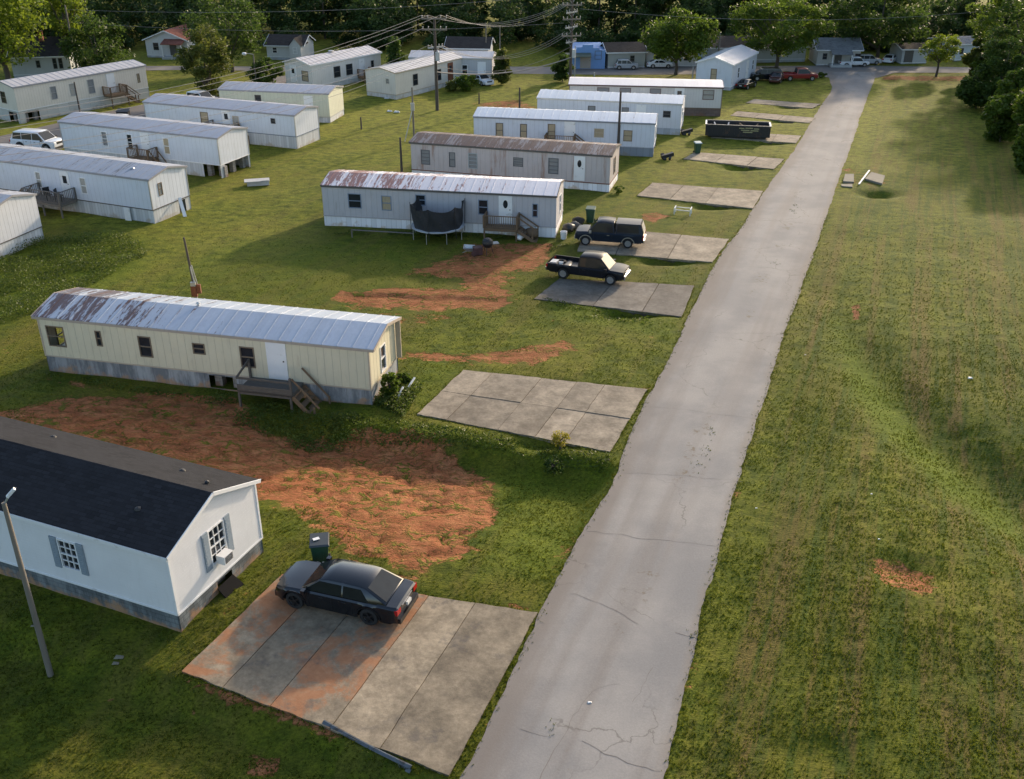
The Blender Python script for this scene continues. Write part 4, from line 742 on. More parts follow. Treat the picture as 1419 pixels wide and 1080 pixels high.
def vehicle(name, label, cat, loc, rz, kind, col, L, Wd, H, wb, fo, rw=.34, rim=None, trim=None, bed=None, roofc=None, group=None):
    """fo: front overhang; the body is lofted through stations with real wheel arches"""
    root = empty(name, label, cat, loc, rz, group); xf = L/2; xr = -L/2; wf = xf-fo; wr_ = wf-wb; hw = Wd/2; bm_ = col; tb = trim or black_p
    truck = kind in ('pickup', 'cap_pickup'); suv = kind == 'suv'
    belt = H*(.60 if not truck else .58); hood = H*(.60 if truck or suv else .595); sill = .26 if not truck else .38
    if kind == 'sedan': belt, hood = H*.65, H*.64
    xb0 = wf-.12 if kind != 'sedan' else wf-.30           # windscreen foot
    if truck: cab_r = wr_+.95 if kind == 'pickup' else wr_+.95; roof_f = xb0-.62; roof_r = cab_r+.10
    elif suv: cab_r = xr+.12; roof_f = xb0-.72; roof_r = xr+.45
    else: cab_r = xr+.46; roof_f = xb0-.78; roof_r = xr+1.30
    xs = sorted(set([xr, xr+.06, xr+.18, xf-.18, xf-.07, xf, xb0, xb0+.02] + list(np.round(np.linspace(xr+.3, xf-.3, 22), 3)) + [round(q+s, 3) for q in (wf, wr_) for s in np.linspace(-rw-.09, rw+.09, 13)] + ([cab_r, cab_r-.02, xr+.09] if truck else [])))
    def zb(x):
        z = sill + (.06 if x > xf-.3 or x < xr+.3 else 0)
        for q in (wf, wr_):
            dd = (rw+.09)**2-(x-q)**2
            if dd > 0: z = max(z, rw*.96+math.sqrt(dd))
        return z
    b = MB(); secs = []
    for x in xs:
        tf = max(0, (x-(xf-.55))/.55); t_r = max(0, ((xr+.45)-x)/.45); wloc = hw*(1-.16*tf**2.2-.07*t_r**2.2)
        if x > xb0: u = (x-xb0)/(xf-xb0); zt = hood-(.03+.10*u**2.5)*(1.2 if kind == 'sedan' else .8); zs = zt-.035
        elif kind == 'sedan' and x < cab_r+.35: zt = belt+.03-.03*t_r; zs = zt-.03
        else: zt = belt; zs = belt-.02
        if x >= xf-.001: zt -= .10; zs -= .12; 
        if x <= xr+.001: zt -= .06; zs -= .07
        z0 = min(zb(x), zs-.08); inner = zt
        if kind == 'pickup' and xr+.07 < x < cab_r-.01: inner = H*.36
        mid = max(z0+.02, z0+(zs-z0)*.5)
        secs.append([(x, wloc*.97, z0), (x, wloc, mid), (x, wloc*.985, zs-.05), (x, wloc*.93, zs+.012), (x, wloc*.885, zt if inner == zt else zs+.012), (x, wloc*.87, inner), (x, wloc*.45, inner+(.025 if inner == zt else 0)), (x, 0, inner+(.03 if inner == zt else 0))])
    full = [s + [(p[0], -p[1], p[2]) for p in s[-2::-1]] for s in secs]; m_ = len(full[0]); b.v = [p for s in full for p in s]
    for i in range(len(full)-1): b.f += [(i*m_+k, (i+1)*m_+k, (i+1)*m_+k+1, i*m_+k+1) for k in range(m_-1)] + [(i*m_+m_-1, (i+1)*m_+m_-1, (i+1)*m_, i*m_)]
    b.f += [tuple(range(m_)), tuple((len(full)-1)*m_+k for k in range(m_))[::-1]]
    b.build('body', bm_, root, 32)
    ub = MB(); ub.box(xr+.15, -hw*.80, sill-.04, xf-.15, hw*.80, sill+.12); ub.box(wr_-.55, -hw+.30, .3, wf+.55, hw-.30, .7); ub.build('underbody', black_p, root)
    # greenhouse
    wb_, wt = hw*.90, hw*.72 if not truck else hw*.76
    if suv: wt = hw*.78
    pr = [(xb0, belt-.01), (roof_f, H-.05), (roof_f-.3, H-.005), ((roof_f+roof_r)/2, H), (roof_r+.25, H-.02), (roof_r, H-.055), (cab_r, belt+(.02 if kind != 'sedan' else .05))]
    g = MB(); ng = len(pr)
    for x, z in pr:
        u = (z-belt)/(H-belt); wv = wb_+(wt-wb_)*max(0, u); g.v += [(x, wv, z-.02), (x, wv*.93, z+.015), (x, 0, z+.03), (x, -wv*.93, z+.015), (x, -wv, z-.02)]
    lo = [(x, (wb_), belt-.03) for x, z in pr]
    base_i = len(g.v); g.v += lo + [(x, -y, z) for x, y, z in lo]
    for i in range(ng-1):
        g.f += [(i*5+k, i*5+k+1, (i+1)*5+k+1, (i+1)*5+k) for k in range(4)]; g.f += [(base_i+i, i*5, (i+1)*5, base_i+i+1), (base_i+ng+i+1, (i+1)*5+4, i*5+4, base_i+ng+i)]
    ca = g.build('cabin', roofc or bm_, root, 38)
    def pane_quad(nm, pts, off, n_in=.06):
        P_ = [Vector(p) for p in pts]; c_ = sum(P_, Vector())/4; n_ = (P_[1]-P_[0]).cross(P_[3]-P_[0]).normalized()
        if n_.dot(c_-Vector((c_.x*.0, 0, .5))) < 0 and abs(n_.y) > .3: n_ = -n_
        if n_.z < 0 : n_ = -n_
        Q = [p+(c_-p)*n_in+n_*off for p in P_]; q = MB(); q.add([tuple(p) for p in Q]+[tuple(p-n_*(off*.8)) for p in Q], [(0,1,2,3),(3,2,1,0)][:1]+[(0,4,5,1),(1,5,6,2),(2,6,7,3),(3,7,4,0)]); return q.build(nm, cglass, root)
    def gp(i, sgn, drop=0): x, z = pr[i]; u = max(0, (z-belt)/(H-belt)); return (x, sgn*(wb_+(wt-wb_)*u)*.93, z+.015)
    pane_quad('windscreen', [gp(0,1),gp(0,-1),gp(1,-1),gp(1,1)], .02)
    pane_quad('rear_window', [gp(6,1),gp(6,-1),gp(5,-1),gp(5,1)], .02, .09)
    def side(sx0, sx1, tx0, tx1, s, nm='side_window'):
        def at(x, z): u = (z-belt)/(H-belt); return Vector((x, s*(wb_+(wt-wb_)*u+.012), z))
        zl, zh = belt+.02, H-.105; q = MB(); P_ = [at(sx0, zl), at(sx1, zl), at(tx1, zh), at(tx0, zh)]
        q.add([tuple(p) for p in P_]+[(p.x, p.y-s*.02, p.z) for p in P_], [(0,1,2,3),(0,4,5,1),(1,5,6,2),(2,6,7,3),(3,7,4,0)]); q.build(nm, cglass, root)
    for s in (1, -1):
        a_, c_ = xb0-.14, cab_r+.10; mid = (a_+c_)/2
        if truck: side(c_+.02, a_, c_+.10, roof_f+.02, s)
        elif suv:
            third = (a_-c_)/3; side(a_-third*1.05+.03, a_, a_-third*1.05+.03, roof_f+.02, s); side(a_-third*2.05+.03, a_-third*1.05-.04, a_-third*2.05+.03, a_-third*1.05-.04, s); side(c_+.12, a_-third*2.05-.04, roof_r-.02, a_-third*2.05-.04, s)
        else:
            m2 = (roof_f+roof_r)/2+.02; side(m2+.04, a_, m2+.04, roof_f+.04, s); side(cab_r+.72, m2-.04, roof_r+.18, m2-.04, s)
        q = MB(); q.box(xb0-.28, s*(hw+.0), belt-.02, xb0-.12, s*(hw+.19), belt+.13); q.build('mirror', bm_ if not trim else trim, root)
        for nm, xx in (('handle', wf-1.25 if not truck else cab_r+.35),)+((('handle', wf-2.15),) if not truck else ()):
            q = MB(); q.box(xx, s*(hw-.01), belt-.17, xx+.18, s*(hw+.012), belt-.135); q.build(nm, tb, root)
        for x in ([wf-.62, wf-1.58, wf-2.4] if not truck else [wf-.55, cab_r+.15]):      # shut lines
            q = MB(); q.box(x, s*(hw*.985), sill+.10, x+.012, s*(hw+.004), belt-.06); q.build('door_seam', black_p, root)
        q = MB(); q.box(xf-.22, s*hw*.50, hood-.29, xf-.035 if kind != 'sedan' else xf-.075, s*hw*.80, hood-.15); q.build('headlight', lamp_m if kind != 'sedan' else cglass, root)
        q = MB(); q.box(xr-.015, s*hw*.62, belt-.28, xr+.12, s*hw*.95, belt-.07) if kind != 'cap_pickup' else q.box(xr-.015, s*hw*.78, belt-.35, xr+.06, s*hw*.97, belt-.05); q.build('tail_light', tail_m, root)
        for x in (wf, wr_):
            Mx = Matrix.Translation((x, s*(hw-.12), rw)) @ Matrix.Rotation(R(90)*-s, 4, 'X'); wq = MB()
            wq.lathe([(rw*.60,-.10),(rw*.93,-.11),(rw,-.07),(rw,.07),(rw*.93,.11),(rw*.64,.115)], 24, Mx); ty = empty_part = wq.build('wheel', tyre_m, root, 40)
            rm = MB(); rm.lathe([(rw*.66,.113),(rw*.63,.08),(rw*.58,.06),(.001,.05)], 24, Mx); rm.lathe([(.06,.11),(.05,.12),(.001,.12)], 12, Mx); 
            for k in range(5): an = 2*math.pi*k/5; rm.bar((.05*math.cos(an), .05*math.sin(an), .10), (rw*.63*math.cos(an), rw*.63*math.sin(an), .10), .075, .03, Mx)
            rm.build('rim', rim or rim_sil, ty)
            fl = MB(); n = 12                                                     # arch lip
            for k in range(n):
                a0, a1_ = math.pi*(k/n)*1.0, math.pi*((k+1)/n); rr = rw+.10
                fl.bar((x+rr*math.cos(a0), s*(hw-.005), rw*.96+rr*math.sin(a0)), (x+rr*math.cos(a1_), s*(hw-.005), rw*.96+rr*math.sin(a1_)), .04, .05)
            fl.build('wheel_arch', trim if trim else bm_, root)
    q = MB(); q.box(xf-.06, -hw*.78, sill+.0, xf+.07, hw*.78, sill+.24); q.build('front_bumper', (chrome if kind == 'pickup' else trim or bm_), root)
    q = MB(); q.box(xr-.09, -hw*.86, sill+.02, xr+.05, hw*.86, sill+.23); q.build('rear_bumper', (chrome if truck else bm_), root)
    q = MB(); q.box(xf-.09, -hw*.46, hood-.33, xf+.012, hw*.46, hood-.14); q.build('grille', black_p if kind != 'pickup' else chrome, root)
    q = MB(); zp = belt-.30 if not truck else sill+.12; q.box(xr-.105, -.16, zp, xr-.02, .16, zp+.13); q.build('number_plate', plate_m, root)
    if kind == 'sedan':
        q = MB(); q.box(xr-.02, -.45, belt-.13, xr+.01, .45, belt-.10); q.build('boot_trim', chrome, root)
    if kind == 'cap_pickup':
        q = MB(); x0, x1 = xr+.03, cab_r-.05; z0, z1 = belt, H+.02
        vs = []
        for x, ins in ((x0, .0), (x0+.22, .0), (x1, .0)):
            zz = z1 if x != x0 else z0+.06
            vs += [(x, hw*.90, z0), (x, hw*.78, zz-.05 if x != x0 else zz), (x, 0, zz), (x, -hw*.78, zz-.05 if x != x0 else zz), (x, -hw*.90, z0)]
        q.add(vs, [(0,5,6,1),(1,6,7,2),(2,7,8,3),(3,8,9,4),(5,10,11,6),(6,11,12,7),(7,12,13,8),(8,13,14,9),(14,13,12,11,10),(0,1,2,3,4)]); cp = q.build('canopy', bed, root, 40)
        for s in (1, -1):
            q = MB(); q.add([(x0+.3, s*hw*.895, z0+.1), (x1-.1, s*hw*.895, z0+.1), (x1-.1, s*hw*.80, z1-.14), (x0+.36, s*hw*.80, z1-.14)], [(0,1,2,3)]); q.build('canopy_window', cglass, root)
        q = MB(); q.add([(x0+.01, hw*.7, z0+.12), (x0+.01, -hw*.7, z0+.12), (x0+.19, -hw*.62, z1-.1), (x0+.19, hw*.62, z1-.1)], [(0,1,2,3)], Matrix.Translation((-.025,0,.01))); q.build('canopy_rear_window', paint('dusty_glass', (.35,.34,.31), .4, .2, 3), root)
    return root
def by_wheels(front, rear, near, wb, Wd, fo, L):
    a, b_ = Vector(ray(*front)), Vector(ray(*rear)); d = (a-b_).normalized(); mid = (a+b_)/2; side_ = Vector((-d.y, d.x)) * (-1 if near == 'L' else 1)
    c = mid + side_*(Wd/2-.12) + d*((L/2-fo)-wb/2)*-1 ; c = mid + side_*(Wd/2-.12) + d*(fo+wb/2-L/2)
    return c, math.atan2(d.y, d.x)
blk = carpaint('black_car_paint', (.006,.007,.010), .16); blk2 = carpaint('black_truck_paint', (.009,.010,.014), .3); nvy = carpaint('dark_navy_paint', (.012,.018,.03), .35); whc = carpaint('white_car_paint', (.66,.68,.71), .3); redc = carpaint('red_truck_paint', (.22,.015,.015), .3); silv = carpaint('silver_car_paint', (.36,.38,.41), .3); tanm = paint('faded_tan_trim', (.28,.25,.2), .6, .2, 4)
PZ = .056
c, a = by_wheels((408,844),(514,868),'L',3.05,1.9,.85,5.05)
vehicle('sedan', 'glossy black four-door sedan on the clay-stained driveway', 'car', (c.x,c.y,PZ), a, 'sedan', blk, 5.05, 1.9, 1.48, 3.05, .85, .37, rim_dark).scale = (.94, .94, .95)
c, a = by_wheels((845,396),(781,387),'R',3.15,1.78,.85,5.15)
pk = vehicle('pickup_truck', 'black pickup truck with a load in its bed and sun-bleached windscreen', 'pickup truck', (c.x,c.y,PZ), a, 'pickup', blk2, 5.15, 1.78, 1.62, 3.15, .85, .35, rim_sil)
Mp = Matrix.Translation((c.x,c.y,PZ)) @ Matrix.Rotation(a, 4, 'Z')
for nm, bx_, lab, mt in (('tyre', (-1.9,.2,.72), 'black spare tyre lying in the black pickup bed', tyre_m), ('toolbox', (-2.2,-.3,.66), 'pale metal toolbox in the tail of the black pickup bed', galv), ('bucket', (-1.7,-.45,.66), 'small pale bucket in the black pickup bed', white_p)):
    p = Mp @ Vector(bx_); b = MB()
    if nm == 'tyre': b.lathe([(.17,-.08),(.3,-.1),(.33,-.05),(.33,.05),(.3,.1),(.17,.08),(.17,-.08)], 18)
    elif nm == 'toolbox': b.box(-.2,-.3,0,.2,.3,.22); b.box(-.21,-.31,.22,.21,.31,.27)
    else: b.lathe([(.11,0),(.14,.3),(.15,.3),(.12,.02)], 12)
    o = b.build(nm, mt); o.location = p; o.rotation_euler[2] = a; tag(o, lab, nm)
c, a = by_wheels((812,341),(869,345),'L',2.95,1.75,.75,4.75)
vehicle('pickup_truck', 'dark navy pickup with a canopy over its bed and tan wheel arches', 'pickup truck', (c.x,c.y,PZ), a, 'cap_pickup', nvy, 4.75, 1.75, 1.72, 2.95, .75, .34, rim_sil, tanm, nvy)
c, a = by_wheels((65,211.5),(32,209),'R',2.85,1.9,.85,4.8)
vehicle('suv', 'white sport utility car parked on the lane at the left', 'suv', (c.x,c.y,.01), a, 'suv', whc, 4.8, 1.92, 1.75, 2.85, .85, .37, rim_sil, black_p)
def at_px(px, py, dx_=10, dy_=0):
    a_, b_ = Vector(ray(px, py)), Vector(ray(px+dx_, py+dy_)); d = b_-a_; return a_, math.atan2(d.y, d.x)
for args in (('pickup_truck', 'white pickup truck behind the long grey-roofed homes at the left lane', 'pickup truck', 273, 149, 10, 1.2, 'pickup', whc, 5.6, 1.95, 1.8, 3.5),
             ('parked_car', 'white car whose roof shows above the home with the open block piers', 'car', 172, 180, 10, .6, 'sedan', whc, 4.7, 1.8, 1.45, 2.75),
             ('suv', 'black sport utility car parked next to the small gabled home', 'suv', 1061, 111, -10, 0, 'suv', blk, 4.7, 1.9, 1.75, 2.8),
             ('parked_car', 'low dark red and black car between the black utility car and the red pickup', 'car', 1076, 113.5, -6, 5, 'sedan', carpaint('maroon_paint', (.06,.012,.012), .3), 4.0, 1.7, 1.35, 2.5),
             ('pickup_truck', 'red pickup truck parked by the road end under the spreading tree', 'pickup truck', 1106, 111, 10, 0, 'pickup', redc, 5.4, 1.9, 1.75, 3.3),
             ('parked_car', 'black car with pale bonnet beside the long side of the small gabled home', 'car', 1034, 122, 8, -3, 'sedan', blk, 4.2, 1.7, 1.3, 2.6),
             ('pickup_truck', 'silver-white pickup parked in front of the grey-roofed cottage', 'pickup truck', 1182, 92, 10, 0, 'pickup', whc, 5.2, 1.8, 1.6, 3.2),
             ('suv', 'silver utility car behind the pickup at the grey-roofed cottage', 'suv', 1202, 89, 10, 0, 'suv', silv, 4.4, 1.8, 1.65, 2.7),
             ('parked_car', 'white car in deep shade right of the silver cars', 'car', 1233, 86.5, 6, -3, 'sedan', whc, 4.4, 1.8, 1.4, 2.7),
             ('parked_car', 'white car at the end of the light grey home by the shrub', 'car', 668, 117, 10, 3, 'sedan', whc, 4.3, 1.8, 1.4, 2.6),
             ('suv', 'dark and pale off-road car in front of the long house beside the blue shop', 'suv', 868, 96, 10, 0, 'suv', silv, 4.0, 1.7, 1.65, 2.5),
             ('parked_car', 'white car partly under the crown of the big tree across the street', 'car', 914, 94, 10, 0, 'sedan', whc, 4.5, 1.8, 1.4, 2.7)):
    nm, lab, ct, px, py, dx_, dy_, kd, cm, L_, W__, H_, wb = args; p, a = at_px(px, py, dx_, dy_)
    q_ = .76 if py < 98 else .84 if py < 130 else 1; vehicle(nm, lab, ct, (p.x,p.y,.01), a, kd, cm, L_, W__, H_, wb, .85, .34, rim_sil, None, cm).scale = (q_, q_, q_)
# ------------------------------------------------------------------ bins
def wheelie(label, p, a, lidm=None, s=1):
    e = empty('wheelie_bin', label, 'bin', p, a, 'green wheeled bins'); e.scale = (s, s, s); b = MB()
    b.add([(-.22,-.24,.08),(.22,-.24,.08),(.22,.24,.08),(-.22,.24,.08),(-.29,-.30,.98),(.29,-.30,.98),(.29,.32,.98),(-.29,.32,.98)], [(3,2,1,0),(0,1,5,4),(1,2,6,5),(2,3,7,6),(3,0,4,7),(4,5,6,7)]); b.box(-.31,-.33,.93,.31,.33,.99); b.box(-.1,-.285,.3,.1,-.26,.75); b.build('body', bin_green, e)
    b = MB(); b.add([(-.33,-.38,.995),(.33,-.38,.995),(.33,.36,.995),(-.33,.36,.995),(-.30,-.34,1.05),(.30,-.34,1.05),(.30,.30,1.10),(-.30,.30,1.10)], [(0,1,5,4),(1,2,6,5),(2,3,7,6),(3,0,4,7),(4,5,6,7)]); b.build('lid', lidm or bin_green, e)
    for sx in (-.27, .27): b = MB(); b.lathe([(.001,-.03),(.12,-.03),(.12,.03),(.001,.03)], 14, Matrix.Translation((sx,.27,.12)) @ Matrix.Rotation(R(90), 4, 'Y')); b.build('wheel', tyre_m, e)
    b = MB(); b.tube([(-.26,.40,1.0),(.26,.40,1.0)], .018, 6); b.bar((-.24,.32,.96),(-.24,.41,1.0),.03); b.bar((.24,.32,.96),(.24,.41,1.0),.03); b.build('handle', bin_green, e)
lid_dk = paint('dark_slate_lid', (.03,.04,.048), .5, .2, 4)
wheelie('dark green wheeled bin with dark lid behind the black sedan', G(446,783), .15, lid_dk, 1.12)
b = MB(); b.box(-.12,-.08,0,.12,.08,.012); o = b.build('paper_sticker', white_p); o.location = G(446,783)+Vector((-.1,-.05,1.225)); o.rotation_euler[2] = .5; tag(o, 'pale sheet of paper lying on the lid of the bin behind the sedan', 'paper')
wheelie('dark green wheeled bin behind the navy pickup with canopy', G(818,309), -.2, None, 1.1)
wheelie('green wheeled bin with pale lid at the end of a driveway before the dumpster', G(966,213), .1, paint('pale_lid', (.35,.42,.42), .5, .1, 3), 1.0)
# dumpster
p, a = at_px(1021, 190, 30, 1.2); dm = empty('dumpster', 'long black open-top roll-off dumpster on a driveway', 'dumpster', (p.x,p.y,.05), a); Ld, Wd_, Hd = 6.2, 2.0, 1.22
dmm = paint('dumpster_black', (.018,.018,.022), .55, .3, 2, dirt=(.10,.05,.03), dirt_amt=.4); b = MB(); b.box(-Ld/2,-Wd_/2,.2,Ld/2,Wd_/2,.3)
for y in (-Wd_/2, Wd_/2-.06): b.box(-Ld/2, y, .3, Ld/2, y+.06, Hd)
for x in (-Ld/2, Ld/2-.06): b.box(x, -Wd_/2+.06, .3, x+.06, Wd_/2-.06, Hd)
b.build('body', dmm, dm); b = MB()
for k in range(12): x = -Ld/2+.1+(Ld-.3)*k/11; b.box(x, -Wd_/2-.09, .25, x+.1, -Wd_/2-.001, Hd-.08); b.box(x, Wd_/2+.001, .25, x+.1, Wd_/2+.09, Hd-.08)
b.build('side_rib', dmm, dm); b = MB()
for y in (-Wd_/2-.1, Wd_/2-.07): b.box(-Ld/2-.05, y, Hd+.001, Ld/2+.05, y+.17, Hd+.1)
b.build('rim_rail', paint('rail_grey', (.05,.05,.055), .5, .2, 3), dm)
for x in (-Ld/2-.06, Ld/2-.1): b = MB(); b.box(x, -Wd_/2+.08, Hd+.002, x+.16, Wd_/2-.08, Hd+.09); b.build('end_rail', white_p, dm)
b = MB(); b.box(-Ld/2+.3,-.5,.0,Ld/2-.3,-.35,.199); b.box(-Ld/2+.3,.35,.0,Ld/2-.3,.5,.199); b.build('skid', dmm, dm)
for (x, z, ln) in ((.1,1.0,.5),(.7,1.03,.7),(1.5,.99,.5),(.3,.82,.8),(1.2,.80,.75),(.5,.64,.9)):
    b = MB(); b.box(x, -Wd_/2-.105, z, x+ln, -Wd_/2-.092, z+.09); b.build('painted_marking', paint('yellow_marking', (.34,.31,.16), .6, .3, 5), dm)
for (x, r0) in ((-2.2, .9), (-1.0, .5), (.5, 1.4), (1.7, .3)):
    b = MB(); b.bar((-.6,0,0),(.6,0,.25),.5,.3); b.bar((-.3,-.3,.2),(.5,.4,.5),.1,.5); o = b.build('junk_bundle', wood_brown if x > 0 else galv)
    o.location = (p.x+x*math.cos(a), p.y+x*math.sin(a), .55); o.rotation_euler[2] = r0; tag(o, {-2.2:'grey scrap heap in the left end of the dumpster', -1.0:'grey scrap pieces just left of the dumpster middle', .5:'brown boards in the dumpster right of its middle', 1.7:'brown boards in the right end of the dumpster'}[x], 'scrap')
# ------------------------------------------------------------------ trampoline
c = G(605,340); tp = empty('trampoline', 'black trampoline with sagging safety net in front of the grey home', 'trampoline', (c.x,c.y+1.85,0)); rT = 1.85; zT = .85
b = MB(); ring = [(rT*math.cos(t), rT*math.sin(t), zT) for t in np.linspace(0, 2*math.pi, 33)]; b.tube(ring, .05, 8, caps=False); b.build('frame', galv, tp)
b = MB(); b.lathe([(rT*1.04,zT+.03),(rT*.86,zT+.05)], 32); b.build('edge_pad', paint('faded_grey_pad', (.5,.52,.56), .7, .3, 3), tp)
b = MB(); b.lathe([(rT*.86,zT+.01),(.001,zT-.03)], 32); b.build('mat', black_p, tp)
for k in range(8): t = 2*math.pi*(k+.5)/8; b = MB(); b.tube([(rT*math.cos(t),rT*math.sin(t),zT),(rT*1.0*math.cos(t),rT*math.sin(t),-.05)], .028, 8); b.build('leg', galv, tp)
tops = []
for k in range(6):
    t = 2*math.pi*(k+.25)/6; ln = 1.75+random.uniform(-.15,.1); q = (rT*1.06*math.cos(t)+random.uniform(-.1,.1), rT*1.06*math.sin(t), zT+ln); tops.append((t, q)); b = MB(); b.tube([(rT*1.05*math.cos(t),rT*1.05*math.sin(t),.3),q], .022, 8); b.build('net_pole', black_p, tp)
m, nd, lk, bs = new_mat('black_net'); Pn = N(nd, 'ShaderNodeTexCoord').outputs['Object']; nn = noise(nd, lk, Pn, 3, 4, .6)
bs.inputs['Base Color'].default_value = (.02,.022,.026,1); bs.inputs['Roughness'].default_value = .8; tb_ = N(nd, 'ShaderNodeBsdfTransparent'); ms = N(nd, 'ShaderNodeMixShader'); lk.new(ramp(nd, lk, nn, -.6, .62), ms.inputs[0]); lk.new(tb_.outputs[0], ms.inputs[1]); lk.new(bs.outputs[0], ms.inputs[2]); lk.new(ms.outputs[0], nd['Material Output'].inputs[0])
b = MB(); nseg = 60; rows = 7
for i in range(nseg+1):
    t = 2*math.pi*(i/nseg)+.25*2*math.pi/6; f = (i/nseg*6) % 1; sag = .26*math.sin(math.pi*f)**.8; rr = rT*(1.04-.05*math.sin(math.pi*f)); zt = zT+1.7-sag
    for j in range(rows+1): u = j/rows; r2 = rT*.92*(1-u)+rr*u+.05*math.sin(9*t+5*u); b.v.append((r2*math.cos(t), r2*math.sin(t), zT+.02+(zt-zT)*u))
b.f = [(i*(rows+1)+j, (i+1)*(rows+1)+j, (i+1)*(rows+1)+j+1, i*(rows+1)+j+1) for i in range(nseg) for j in range(rows)]; b.build('safety_net', m, tp)
b = MB(); p0, p1 = G(573,332), G(488,329); b.bar((*p0.xy,.45),(*p1.xy,.55),.12,.05); b.bar((*p0.xy,-.1),(*p0.xy,.5),.08); b.bar((*p1.xy,-.1),(*p1.xy,.6),.08); o = b.build('plank_bench', wood_grey); tag(o, 'low plank rail on two posts left of the trampoline', 'plank rail')
# grill, cart and clutter by the grey home
c = G(676,352); e = empty('kettle_grill', 'black covered barbecue at the edge of the bare clay', 'grill', (c.x,c.y,0), .3)
b = MB(); b.lathe([(.001,.45),(.25,.5),(.36,.7),(.38,.8),(.34,.98),(.2,1.1),(.001,1.14)], 18); b.build('bowl', black_p, e); b = MB(); b.box(.3,-.25,.72,.75,.25,.76); b.build('side_shelf', galv, e)
for k in range(3): t = k*2.09; b = MB(); b.tube([(.25*math.cos(t),.25*math.sin(t),.5),(.4*math.cos(t),.4*math.sin(t),-.02)], .02, 6); b.build('leg', black_p, e)
c = G(662,352); b = MB(); b.box(-.3,-.3,0,.3,.3,.5); b.lathe([(.16,-.05),(.2,0),(.2,.05),(.001,.06)], 12, TM(-.3,-.32,.15) @ Matrix.Rotation(R(90),4,'X')); b.bar((.3,0,.4),(.6,0,.9),.04); o = b.build('garden_cart', paint('dull_maroon', (.07,.03,.03), .7, .3, 4)); o.location = c; o.rotation_euler[2] = .2; tag(o, 'small dark reddish cart left of the black barbecue', 'cart')
c = G(651,350); b = MB(); b.add([(-.45,-.2,.35),(.45,-.2,.35),(.35,.25,.45),(-.4,.25,.5),(-.2,-.1,.1),(.2,-.1,.1),(.2,.1,.1),(-.2,.1,.1)], [(4,5,1,0),(5,6,2,1),(6,7,3,2),(7,4,0,3),(4,7,6,5)]); b.bar((-.2,0,.1),(-.5,0,-.02),.04); b.bar((.2,0,.1),(.5,0,-.02),.04); o = b.build('wheelbarrow', galv); o.location = c; tag(o, 'tipped pale wheelbarrow tray left of the dark cart', 'wheelbarrow')
rj = random.Random(5)
for px, py, lab, mt, s in ((788,322,'black rubbish sack at the right end of the grey home',black_p,.45),(796,318,'dark sack between the rubbish sack and the bin behind the navy pickup',dark_trim,.4),(801,313,'second dark heap just before the green bin',tyre_m,.45),(720,333,'small pale bag beside the stairs of the grey home',white_p,.3),(737,330,'brown bundle piled against the deck stairs of the grey home',wood_brown,.5)):
    c = G(px, py); b = MB(); nlat = 7
    for i in range(nlat+1):
        for j in range(10):
            th = math.pi*i/nlat; ph = 2*math.pi*j/10; r = s*(1+.25*math.sin(3*ph+i+px)); b.v.append((r*math.sin(th)*math.cos(ph), r*math.sin(th)*math.sin(ph), s*.75*(1-math.cos(th))))
    b.f = [(i*10+j, i*10+(j+1)%10, (i+1)*10+(j+1)%10, (i+1)*10+j) for i in range(nlat) for j in range(10)]; o = b.build('sack', mt, None, 60); o.location = c; tag(o, lab, 'sack')
c = G(781,331); b = MB(); b.lathe([(.2,0),(.25,.55),(.24,.55),(.18,.04)], 16); o = b.build('bucket', white_p); o.location = c; tag(o, 'white bucket at the corner of the grey home', 'bucket')
# white frame, slabs, litter
def frame_on_grass(px0, px1, lab):
    p0, p1 = G(*px0), G(*px1); b = MB(); d = (p1-p0).normalized(); n_ = Vector((-d.y,d.x,0)); 
    for s in (0, .75): b.bar(p0+n_*s+Vector((0,0,.35)), p1+n_*s+Vector((0,0,.35)), .05)
    for q in (p0, p1):
        for s in (0, .75): b.bar(q+n_*s+Vector((0,0,-.05)), q+n_*s+Vector((0,0,.45)), .06)
        b.bar(q+Vector((0,0,.45)), q+n_*.75+Vector((0,0,.45)), .06)
    o = b.build('metal_frame', white_p); tag(o, lab, 'frame')
frame_on_grass((934,297),(956,299),'low white four-legged frame standing on the grass between two driveways')
c = G(358,257); b = MB(); b.box(-.9,-.35,.05,.9,.35,.4); b.box(-1.1,-.5,.4,.95,.45,.47); b.box(.3,-.5,.1,.9,-.36,.5); o = b.build('furniture_piece', paint('dirty_white', (.42,.42,.42), .7, .25, 3)); o.location = c; o.rotation_euler[2] = .25; tag(o, 'flat dirty white piece of furniture on the grass by the open piers', 'furniture')
slabm = slab_m
def slab(P, z, t, lab=None, kind=None, mt=None):
    b = MB(); P = poly(*P); n = len(P); b.add([(x,y,z) for x,y in P]+[(x,y,z-t) for x,y in P], [tuple(range(n))]+[(i,i+n,(i+1)%n+n,(i+1)%n) for i in range(n)]); o = b.build('concrete_slab', mt or slabm); tag(o, lab, 'slab')
slab([(1168,253),(1183,254),(1183,243),(1171,243)], .12, .3, 'small mossy concrete slab next to the road edge, left of the white stick')
slab([(1166,259),(1181,260),(1181,256),(1166,256)], .06, .3, 'narrow concrete slab below the small mossy one at the road edge')
slab([(1198,250),(1222,257),(1226,246),(1207,241)], .16, .22, 'tilted concrete lid over the dark pit right of the white stick')
b = MB(); p0, p1 = G(1190,257), G(1204,241); b.bar(p0+Vector((0,0,.1)), p1+Vector((0,0,.3)), .12, .06); tag(b.build('white_stick', white_p), 'white board lying across the concrete slabs in the field', 'board')
